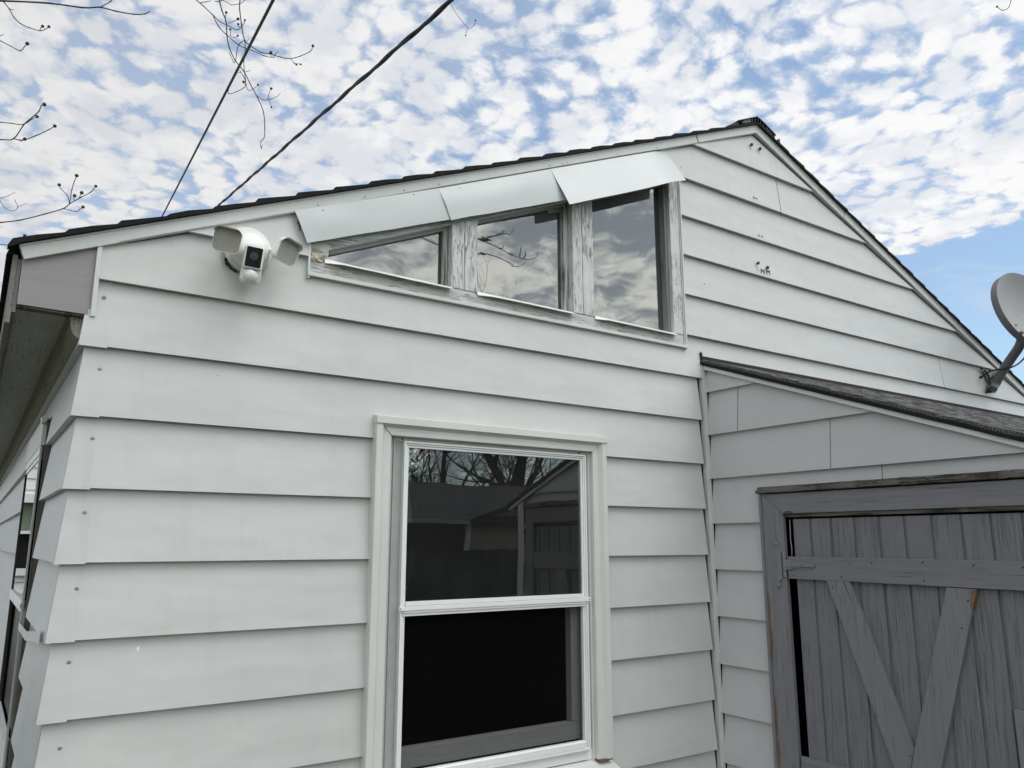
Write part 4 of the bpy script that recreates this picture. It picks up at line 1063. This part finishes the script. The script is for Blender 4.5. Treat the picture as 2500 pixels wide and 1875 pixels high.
# foot plate and clamp
q = [(2396, 899), (2403, 901), (2420, 908), (2436, 904), (2443, 925), (2436, 946), (2430, 960), (2411, 958), (2406, 957), (2412, 935), (2406, 915)]
P = [yat(a, b, -0.022) for a, b in q]
m = MB(); m.add([tuple(p) for p in P] + [(p.x + .002, -0.0165, p.z) for p in P], [tuple(range(len(q)))] + [(i, (i + 1) % len(q), (i + 1) % len(q) + len(q), i + len(q)) for i in range(len(q))])
m.build('foot_plate', MASTM, dish, bevel=0.001)
m = MB()
m.tube([yat(2411, 957, -0.03), yat(2414, 948, -0.05), yat(2424, 941, -0.06), yat(2437, 936, -0.07)], 0.008, 8)
m.tube([yat(2403, 903, -0.03), yat(2412, 915, -0.04), yat(2418, 938, -0.05), yat(2421, 941, -0.055)], 0.007, 8)
for a, b in ((2425, 921), (2433, 926), (2421, 941), (2423, 953), (2418, 956), (2409, 957), (2397, 899), (2418, 905)):
    m.ball(yat(a, b, -0.055 if a > 2415 and b < 945 else -0.03), 0.010, 8)
m.build('clamp', BLACK, dish, smooth=True)
m = MB().tube([yat(2436, 918, -0.06), yat(2424, 950, -0.06)], [0.034, 0.026], 14); m.build('mast_socket', MASTM, dish, smooth=True, sharp=60)
cp_ = [yat(2395, 921, -0.025), yat(2403, 916, -0.05), yat(2415, 907, -0.08), yat(2436, 902, -0.12), yat(2462, 899, -0.17), yat(2483, 890, -0.2), yat(2500, 875, -0.22), yat(2525, 845, -0.3), yat(2530, 810, -0.38)]
m = MB().tube(smoothpts(cp_), 0.0055, 8); m.ball(cp_[0], 0.011, 10); m.build('coax_cable', CABLE, dish, smooth=True)

# ================================================================== overhead lines
def cable(name, a, b, da, db, r_, twist, lab):
    A, B = sight(*a, da), sight(*b, db); d = B - A
    P0, P1 = A - d * 1.6, B + d * 0.9
    o = thing(name, P0, lab, 'cable')
    n = 240 if twist else 60
    def pos(t): return P0.lerp(P1, t)
    ax = d.normalized(); u = ax.orthogonal().normalized(); v = ax.cross(u)
    if twist:
        for k in range(3):
            pts = []
            for i in range(n * 3 + 1):
                t = i / (n * 3); L_ = t * (P1 - P0).length
                ph = 2 * math.pi * (L_ / 0.85) + k * 2.094 + 1.2 * mnoise.noise(Vector((L_ * 0.7, 0, 0)))
                pts.append(pos(t) + (u * math.cos(ph) + v * math.sin(ph)) * r_ * (0.72 if k else 0.45))
            MB().tube(pts, r_ * (1.0 if k else 0.62), 8).build('conductor', CABLE, o, smooth=True)
    else:
        pts = [pos(i / n) + Vector((0, 0, -0.10 * math.sin(math.pi * i / n))) + Vector((0, 0, 0.10 * 0.9)) for i in range(n + 1)]
        MB().tube([pos(i / n) for i in range(n + 1)], r_, 10).build('conductor', CABLE, o, smooth=True)
    return o
cable('service_cable', (1103, 0), (532, 503), 5.0, 11.5, 0.0095, True, 'thick twisted black power cable running up to the right across the sky')
cable('telephone_wire', (667, 0), (396, 528), 5.0, 11.5, 0.0088, False, 'thin straight black wire running steeply up the sky, left of the twisted cable')

# ================================================================== dogwood overhead
dog = thing('dogwood_tree', (-2.6, -4.6, 0), 'bare dogwood with thin dark twigs and button-like flower buds hanging in front of the sky', 'tree')
K1 = 350 / 1528; K2 = 700 / 2212
def q1(l): return [(450 + a * K1, b * K1) for a, b in l]
def ra(l): return [(a * .18083, b * .18083) for a, b in l]
def rb(l): return [(a * .38584, b * .38584) for a, b in l]
BL = []  # (points, r0px, r1px, dist0, dist1, bud)
def T(pts, r0=1.9, r1=1.2, d0=1.9, d1=1.8, bud=3.6, ext=None): BL.append((pts, r0, r1, d0, d1, bud, ext))
E1 = (-260, -90); E2 = (-300, 330); E3 = (520, -260)
T(ra([(0, 10), (640, 42), (1130, 104), (1350, 98), (1560, 150), (1800, 192), (1960, 186), (2022, 150)]), 3.4, 1.6, bud=0, ext=E1, d0=1.7, d1=1.7)
T(ra([(1350, 98), (1490, 20), (1520, -40), (1540, -200)]), 1.7, 1.5, 1.7, 1.7, 0)
T(ra([(30, -60), (50, 20), (125, 120), (190, 235), (280, 320), (400, 375), (540, 415), (620, 390), (658, 362)]), 1.9, 1.2, bud=3.6, ext=E1)
T(ra([(540, 415), (550, 375), (575, 355)]), 1.2, 1.1); T(ra([(125, 120), (185, 133)]), 1.3, .9, bud=0)
T(ra([(0, 550), (140, 620), (270, 685), (330, 630), (367, 590)]), 1.6, 1.3, bud=4.4, ext=E2)
T(ra([(0, 485), (42, 468)]), 1.2, .8, bud=0, ext=E2)
T(rb([(0, 884), (85, 878), (150, 790), (200, 745), (245, 705), (262, 668), (280, 661)]), 2.2, 1.4, bud=4.6, ext=E2)
T(rb([(0, 773), (70, 780), (145, 788), (200, 755), (233, 738)]), 1.7, 1.2, bud=4.2, ext=E2)
T(rb([(85, 878), (150, 885), (235, 855), (310, 820), (346, 798)]), 1.7, 1.3, bud=4.4)
T(rb([(110, 882), (135, 893), (157, 880)]), 1.2, 1.0, bud=4.2)
T(rb([(0, 1408), (130, 1392), (280, 1355), (400, 1320), (440, 1290), (510, 1250), (575, 1215), (605, 1180)]), 2.3, 1.3, bud=4.2, ext=E2)
T(rb([(440, 1290), (455, 1200), (470, 1150), (485, 1112)]), 1.5, 1.2, bud=4.6)
T(rb([(440, 1290), (425, 1235), (385, 1195), (375, 1170)]), 1.3, 1.1, bud=4.2)
T(rb([(400, 1320), (480, 1338), (505, 1325), (525, 1310)]), 1.4, 1.2, bud=4.2)
T(rb([(470, 1270), (467, 1250), (472, 1238)]), 1.2, 1.0, bud=4.2); T(rb([(500, 1255), (517, 1220)]), 1.3, 1.1, bud=4.6)
T(rb([(0, 1255), (50, 1240), (97, 1215)]), 1.1, .7, bud=0, ext=E2); T(rb([(0, 1270), (30, 1315), (85, 1335), (112, 1310), (100, 1280), (93, 1262)]), 1.1, .8, bud=0, ext=E2)
T(rb([(112, 1310), (172, 1285)]), .9, .7, bud=0)
T(rb([(0, 1548), (70, 1550), (125, 1530), (156, 1492)]), 1.5, 1.2, bud=4.2, ext=(-200, 640))
T([(0, 833), (27, 833), (89, 821), (127, 806), (150, 789), (160, 777)], 1.3, .7, 1.7, 1.7, 0, ext=(-200, 640))
T(q1([(350, -60), (375, 10), (400, 110), (445, 230), (455, 380), (480, 510), (540, 640), (640, 770), (700, 890), (790, 1060), (845, 1200), (858, 1370), (850, 1470), (820, 1500), (815, 1560), (825, 1585)]), 2.4, 1.2, 1.9, 1.7, 0, ext=E3)
T(q1([(820, 1580), (835, 1545)]), 1.2, .6, 1.7, 1.7, 0)
T(q1([(605, -60), (592, 20), (590, 100), (610, 260), (640, 425), (700, 480), (810, 555), (920, 575), (1030, 610), (1130, 625), (1230, 600), (1340, 550), (1362, 515), (1370, 490)]), 2.3, 1.1, 2.0, 1.8, 3.6, ext=E3)
T(q1([(640, 425), (650, 520), (635, 650), (640, 760), (655, 880), (640, 930), (560, 975), (480, 1000), (465, 975), (475, 955)]), 1.6, 1.1, 1.93, 1.8, 0)
T(q1([(650, 425), (580, 475), (560, 560), (545, 650), (530, 670), (515, 640), (480, 570)]), 1.7, 1.0, 1.93, 1.85, 0)
T(q1([(70, -70), (140, 10), (200, 60), (305, 160), (380, 230), (470, 275), (560, 318), (610, 285), (640, 240), (645, 217)]), 2.0, 1.1, 1.9, 1.85, 3.0, ext=E3)
T(q1([(305, 160), (370, 290), (450, 370), (560, 465), (640, 510), (740, 545), (850, 595), (950, 612), (965, 590)]), 1.8, 1.0, 1.9, 1.8, 0)
T(q1([(485, 380), (530, 400), (555, 395), (570, 380)]), 1.1, 1.0, bud=2.8); T(q1([(490, 380), (494, 345), (490, 313)]), 1.1, 1.0, bud=2.8)
T(q1([(465, 250), (530, 225), (572, 202)]), 1.2, 1.0, bud=3.8); T(q1([(440, 200), (440, 165), (447, 133)]), 1.2, 1.0, bud=3.3)
T(q1([(590, 300), (578, 280), (574, 258)]), 1.1, .9, bud=2.8)
T(q1([(1130, 625), (1170, 670), (1205, 680), (1240, 685)]), 1.2, 1.0, bud=2.6); T(q1([(1150, 650), (1180, 685), (1195, 690)]), .9, .9, bud=2.4)
T(q1([(920, 575), (930, 600), (970, 580), (1005, 545)]), 1.0, .8, bud=0); T(q1([(905, 575), (922, 562)]), 1.0, 1, bud=4.4); T(q1([(955, 590), (975, 560)]), .9, .8, bud=0)
T(q1([(760, 1010), (840, 1065), (920, 1055), (985, 1030), (1025, 990)]), 1.4, .9, 1.8, 1.8, 0); T(q1([(890, 1055), (905, 990), (926, 945)]), 1.1, 1.0, bud=3.6)
T(q1([(905, 1060), (915, 1105), (928, 1140)]), 1.1, .9, bud=2.6)
T(q1([(590, 750), (640, 830), (680, 960), (735, 945), (783, 907)]), 1.3, 1.0, 1.8, 1.8, 3.4); T(q1([(655, 905), (640, 890), (632, 873)]), 1.1, 1.0, bud=3.6)
T(q1([(640, 770), (690, 755), (700, 748)]), 1.0, .8, bud=0); T(q1([(600, 775), (555, 765), (545, 740)]), 1.0, .8, bud=0)
T(q1([(170, 30), (230, 20), (285, 8)]), 1.7, .9, bud=0); T(q1([(330, 15), (370, 20), (400, 5), (450, 20), (500, 52), (590, 40), (625, 20), (655, -5)]), 1.3, .9, bud=0)
T(q1([(640, 430), (670, 440), (688, 412)]), 1.1, .7, bud=0); T(q1([(640, 440), (665, 468)]), 1.1, .7, bud=0)
T([(1090, -40), (1098, 0), (1103, 16), (1122, 44), (1142, 68), (1152, 66), (1159, 60), (1160.6, 51)], 1.0, .8, 2.1, 2.1, 2.6, ext=E3)
T([(1142, 68), (1138, 80), (1137, 86)], .9, .8, 2.1, 2.1, 2.4)
T([(2474, -30), (2469, -2), (2462, 19), (2447, 25), (2435, 17)], 1.2, 1.0, 2.2, 2.2, 2.8, ext=(2400, -260))
rnd = random.Random(11)
# hidden limbs that carry the twigs (above and beside the view)
limb = {E1: (sight(*E1, 2.0), 0.009), E2: (sight(*E2, 2.1), 0.009), E3: (sight(*E3, 2.1), 0.010), (-200, 640): (sight(-200, 640, 1.9), 0.006), (2400, -260): (sight(2400, -260, 2.6), 0.006)}
crotch = Vector((-2.45, -4.5, 2.35))
for k, (p, r_) in limb.items():
    mid = crotch.lerp(p, 0.5) + Vector((rnd.uniform(-.1, .1), rnd.uniform(-.1, .1), 0.30))
    if k in (E1, E2): mid = crotch.lerp(p, 0.5) + Vector((-.35, 0.1, 0.25))
    q_ = smoothpts([crotch - Vector((0, 0, .3)), crotch, crotch.lerp(mid, .55) + Vector((0, 0, .12)), mid, p], 5)
    MB().tube(q_, [0.035 + (r_ - 0.035) * i / (len(q_) - 1) for i in range(len(q_))], 8).build('limb', BARK, dog, smooth=True)
q_ = smoothpts([(-2.6, -4.6, -0.05), (-2.58, -4.56, .6), (-2.5, -4.6, 1.3), (-2.45, -4.52, 2.0), (-2.45, -4.5, 2.4)], 5)
MB().tube(q_, [0.085 - 0.045 * i / (len(q_) - 1) for i in range(len(q_))], 12).build('trunk', BARK, dog, smooth=True)
for pts, r0, r1, d0, d1, bud, ext in BL:
    if ext:      # run straight on past the frame before bending up to the limb
        (ax_, ay_), (bx_, by_) = pts[0], pts[1]; L_ = math.hypot(bx_ - ax_, by_ - ay_) or 1
        pts = [(ax_ - (bx_ - ax_) / L_ * 90, ay_ - (by_ - ay_) / L_ * 90)] + list(pts)
    n = len(pts); P = []
    for i, (a, b) in enumerate(pts):
        t = i / max(1, n - 1); P.append(sight(a, b, d0 + (d1 - d0) * t))
    if ext:
        e = limb[ext][0]; P = [e] + P
    S = smoothpts(P, 4)
    kk = d0 / 1922.0
    rr = []
    for i in range(len(S)):
        t = i / (len(S) - 1); rad = (r0 + (r1 - r0) * t) * 0.5 * kk * 1.12
        rad *= 1 + 0.10 * mnoise.noise(S[i] * 90)
        if i % 4 == 0 and 0 < i < len(S) - 1: rad *= 1.22
        rr.append(rad)
    m = MB().tube(S, rr, 7)
    if bud:
        d_ = (S[-1] - S[-2]).normalized(); c = S[-1] + d_ * 0.001
        br_ = bud * kk * 0.80
        M = Matrix.Translation(c) @ d_.to_track_quat('Z', 'Y').to_matrix().to_4x4()
        m.lathe([(br_ * .2, -br_ * .9), (br_ * .75, -br_ * .45), (br_, 0.0), (br_ * .82, br_ * .42), (br_ * .3, br_ * .75), (br_ * .05, br_ * .85)], M, 10)
    m.build('twig', BARK, dog, smooth=True, sharp=60)
# twigs in front of the gable, above the eye, that mirror in the middle pane
def refl(l, k, ox, oy): return [(ox + a * k, oy + b * k) for a, b in l]
RT = [refl([(1700, 940), (1850, 958), (1950, 950), (2040, 910), (2085, 870)], .2532, 700, 340), refl([(1650, 930), (1850, 990), (1960, 1040), (2060, 1090), (2172, 1130)], .2532, 700, 340) + refl([(100, 835), (200, 865), (240, 880), (300, 870), (315, 830)], .33763, 1200, 340)[0:],
      refl([(1600, 1060), (1850, 1110), (2000, 1150), (2172, 1220)], .2532, 700, 340) + refl([(130, 920), (200, 925), (240, 895)], .33763, 1200, 340),
      refl([(200, 865), (205, 820), (210, 785)], .33763, 1200, 340), refl([(225, 872), (235, 845), (235, 820)], .33763, 1200, 340),
      refl([(-60, 730), (0, 710), (50, 690), (80, 655)], .33763, 1200, 340), refl([(0, 710), (80, 685), (130, 690), (165, 635)], .33763, 1200, 340), refl([(20, 800), (55, 800), (62, 770)], .33763, 1200, 340)]
e0 = None
for j, pts in enumerate(RT):
    P = []
    for a, b in pts:
        v = sight(a, b, 1.0) - CAM; s_ = (3.0 - CAM.y) / v.y; p = CAM + v * s_
        P.append(Vector((p.x, 0.07 - p.y, p.z)))
    if j < 3: P = [Vector((0.4, -3.3, 4.3))] + P if j else [Vector((0.4, -3.3, 4.3)), ] + P
    S = smoothpts(P, 4); L_ = len(S)
    MB().tube(S, [0.0032 * (1 - i / L_) + 0.0019 for i in range(L_)], 6).build('twig', BARK, dog, smooth=True)
q_ = smoothpts([crotch, Vector((-1.6, -3.7, 3.5)), Vector((0.4, -3.3, 4.3))], 5)
MB().tube(q_, [0.03 - 0.022 * i / (len(q_) - 1) for i in range(len(q_))], 8).build('limb', BARK, dog, smooth=True)

# ================================================================== things mirrored in the panes / glimpsed at the edges
# neighbour behind, seen past the eave and in the side window
nb = thing('neighbour_house', (-1.5, 11.5, 0), 'bright white clapboard house glimpsed beyond the left corner, mirrored in the side window', 'house')
NY = 11.4
mb = MB(); siding(mb, [0.02 + 0.168 * i for i in range(27)], lambda s_, z, o: (s_, NY - o, z), -9, 1.6, step=2.0, holes=[(-1.1, -0.15, 1.15, 2.25)]); mb.build('wall_siding', NEI, nb)
mb = MB().box(-9, 1.6, NY + .1, NY + 6, 0, 4.4); mb.build('wall_core', NEI, nb)
mb = MB().prism([(-9.4, 4.3), (2.0, 4.3), (-3.7, 6.6)], yfn, NY - 0.3, NY + 6.2); mb.build('roof', GROOF, nb)
nwd = bpy.data.objects.new('window', None); col.objects.link(nwd); nwd.parent = nb; nwd.location = Vector((-1.35, NY, 0.9)) - nb.location
mb = MB().box(-1.18, -1.06, NY - .05, NY + .05, 1.1, 2.3); mb.box(-0.18, -.06, NY - .05, NY + .05, 1.1, 2.3); mb.box(-1.2, -.04, NY - .06, NY + .05, 2.18, 2.31); mb.box(-1.2, -.04, NY - .08, NY + .05, 1.12, 1.22); mb.box(-1.06, -.18, NY - .02, NY + .05, 1.72, 1.765); mb.build('window_frame', NEI, nwd)
MB().box(-1.06, -.18, NY + .06, NY + .07, 1.765, 2.18).build('blind', BLIND, nwd)
MB().box(-1.06, -.18, NY + .06, NY + .07, 1.22, 1.72).build('pane', ROOM, nwd)

# garage and wing behind the camera
gar = thing('garage', (7.5, -14, 0), 'low garage with a slate grey roof and beige clapboard gable, mirrored in the lower window', 'garage')
m = MB().box(3.5, 8.70, -12, -16, 0, 2.02); m.build('wall', GAP, gar)
m = MB().prism([(-11.7, 1.98), (-14, 2.86), (-16.3, 1.98), (-16.3, 2.06), (-14, 2.95), (-11.7, 2.06)], xfn, 3.2, 13.5); m.build('roof', GROOF, gar)
mb = MB(); siding(mb, [0.05 + 0.19 * i for i in range(18)], lambda s_, z, o: (s_, -11.99 + o, z), 8.70, 12.6, step=1.0, clips=[(-0.33, 1, 2.0 - .33 * 8.7), (.33, 1, 2.0 + .33 * 12.6)]); mb.build('gable_siding', GBEIGE, gar)
m = MB().prism([(8.70, 0), (12.6, 0), (12.6, 1.98), (10.65, 2.62), (8.70, 1.98)], yfn, -15.9, -12.0); m.build('wing_wall', GBEIGE, gar)
m = MB().prism([(8.5, 1.93), (10.65, 2.64), (12.8, 1.93), (12.8, 2.02), (10.65, 2.76), (8.5, 2.02)], yfn, -16.0, -11.75); m.build('wing_roof', GROOF, gar)
m = MB().box(8.62, 8.74, -11.98, -11.93, 0, 2.0); m.build('white_trim', NEI, gar); MB().box(3.2, 8.55, -11.72, -11.66, 1.96, 2.05).build('gutter', CHAN, gar)
fence = thing('board_fence', (6, -8, 0), 'tall dark green board fence across the yard, mirrored low in the window', 'fence')
m = MB()
for i in range(90): m.box(-2 + i * .15, -2 + i * .15 + .142, -8.02, -8.0, 0.02, 1.46 + .01 * (i % 3))
m.build('boards', FENCEM, fence)
m = MB()
for i in range(8): m.box(-2 + i * 1.9, -1.91 + i * 1.9, -8.13, -8.022, 0, 1.4)
m.build('posts', FENCEM, fence)

def bare_tree(x, y, h, r0, seed, lab, group='bare trees behind the yard'):
    rn = random.Random(seed)
    o = thing('bare_tree', (x, y, 0), lab, 'tree', group)
    tr = MB(); br = MB()
    def grow(p, d, L_, r_, depth, mbs):
        n = 4; pts = [p]; dd = d.copy()
        for i in range(n):
            dd = (dd + Vector((rn.uniform(-.16, .16), rn.uniform(-.16, .16), rn.uniform(-.04, .12)))).normalized()
            pts.append(pts[-1] + dd * L_ / n)
        rad = [r_ * (1 - 0.45 * i / n) for i in range(n + 1)]
        mbs.tube(pts, rad, 8 if depth == 0 else (5 if depth < 3 else 3), cap=False)
        if depth >= 6 or r_ < 0.004: return
        k = 3 if depth < 1 else rn.choice((2, 3, 3, 4))
        for j in range(k):
            t = rn.uniform(0.3, 1.0) if j else 1.0
            idx = min(n, int(t * n)); q = pts[idx]
            ang = rn.uniform(0.35, 0.85) * (0.45 if j == 0 else 1); az = rn.uniform(0, 6.28)
            o1 = dd.orthogonal().normalized(); o2 = dd.cross(o1)
            nd = (dd * math.cos(ang) + (o1 * math.cos(az) + o2 * math.sin(az)) * math.sin(ang)).normalized()
            grow(q, nd, L_ * rn.uniform(0.62, 0.82), rad[idx] * (0.85 if j == 0 else 0.6), depth + 1, br)
    grow(Vector((x, y, -.05)), Vector((rn.uniform(-.1, .1), rn.uniform(-.1, .1), 1)).normalized(), h * 0.30, r0, 0, tr)
    tr.build('trunk', BARK2, o, smooth=True); br.build('crown', BARK2, o, smooth=True)
TL = [(14.3, -20, 13, .34, 'thick bare oak with heavy low limbs, mirrored in the middle of the window'),
      (12.1, -19.5, 10, .14, 'slim bare tree left of the thick oak in the window reflection'),
      (13.1, -21, 11, .17, 'bare forked tree standing beside the thick oak in the reflection'),
      (10.9, -19, 10, .20, 'bare tree at the left side of the window reflection'),
      (17.5, -24, 12, .25, 'bare spreading tree at the right of the window reflection'),
      (9.6, -21, 11, .20, 'dark bare tree at the far left edge of the window reflection'),
      (15.8, -22, 11, .16, 'bare tree just right of the thick oak in the reflection'),
      (12.6, -25, 12, .2, 'farther bare tree in the gap left of the thick oak in the reflection'),
      (16.5, -19, 9, .15, 'low twiggy bare tree above the shed edge in the reflection'),
      (11.5, -23, 10, .14, 'farther slim bare tree near the left edge of the reflection')]
for i, (x, y, h, r_, lab) in enumerate(TL): bare_tree(x, y, h, r_, 20 + i, lab)
bare_tree(34.5, 7.5, 6.6, .10, 77, 'small far bare tree behind the right end of the roof, beside the dish', 'bare trees behind the yard')
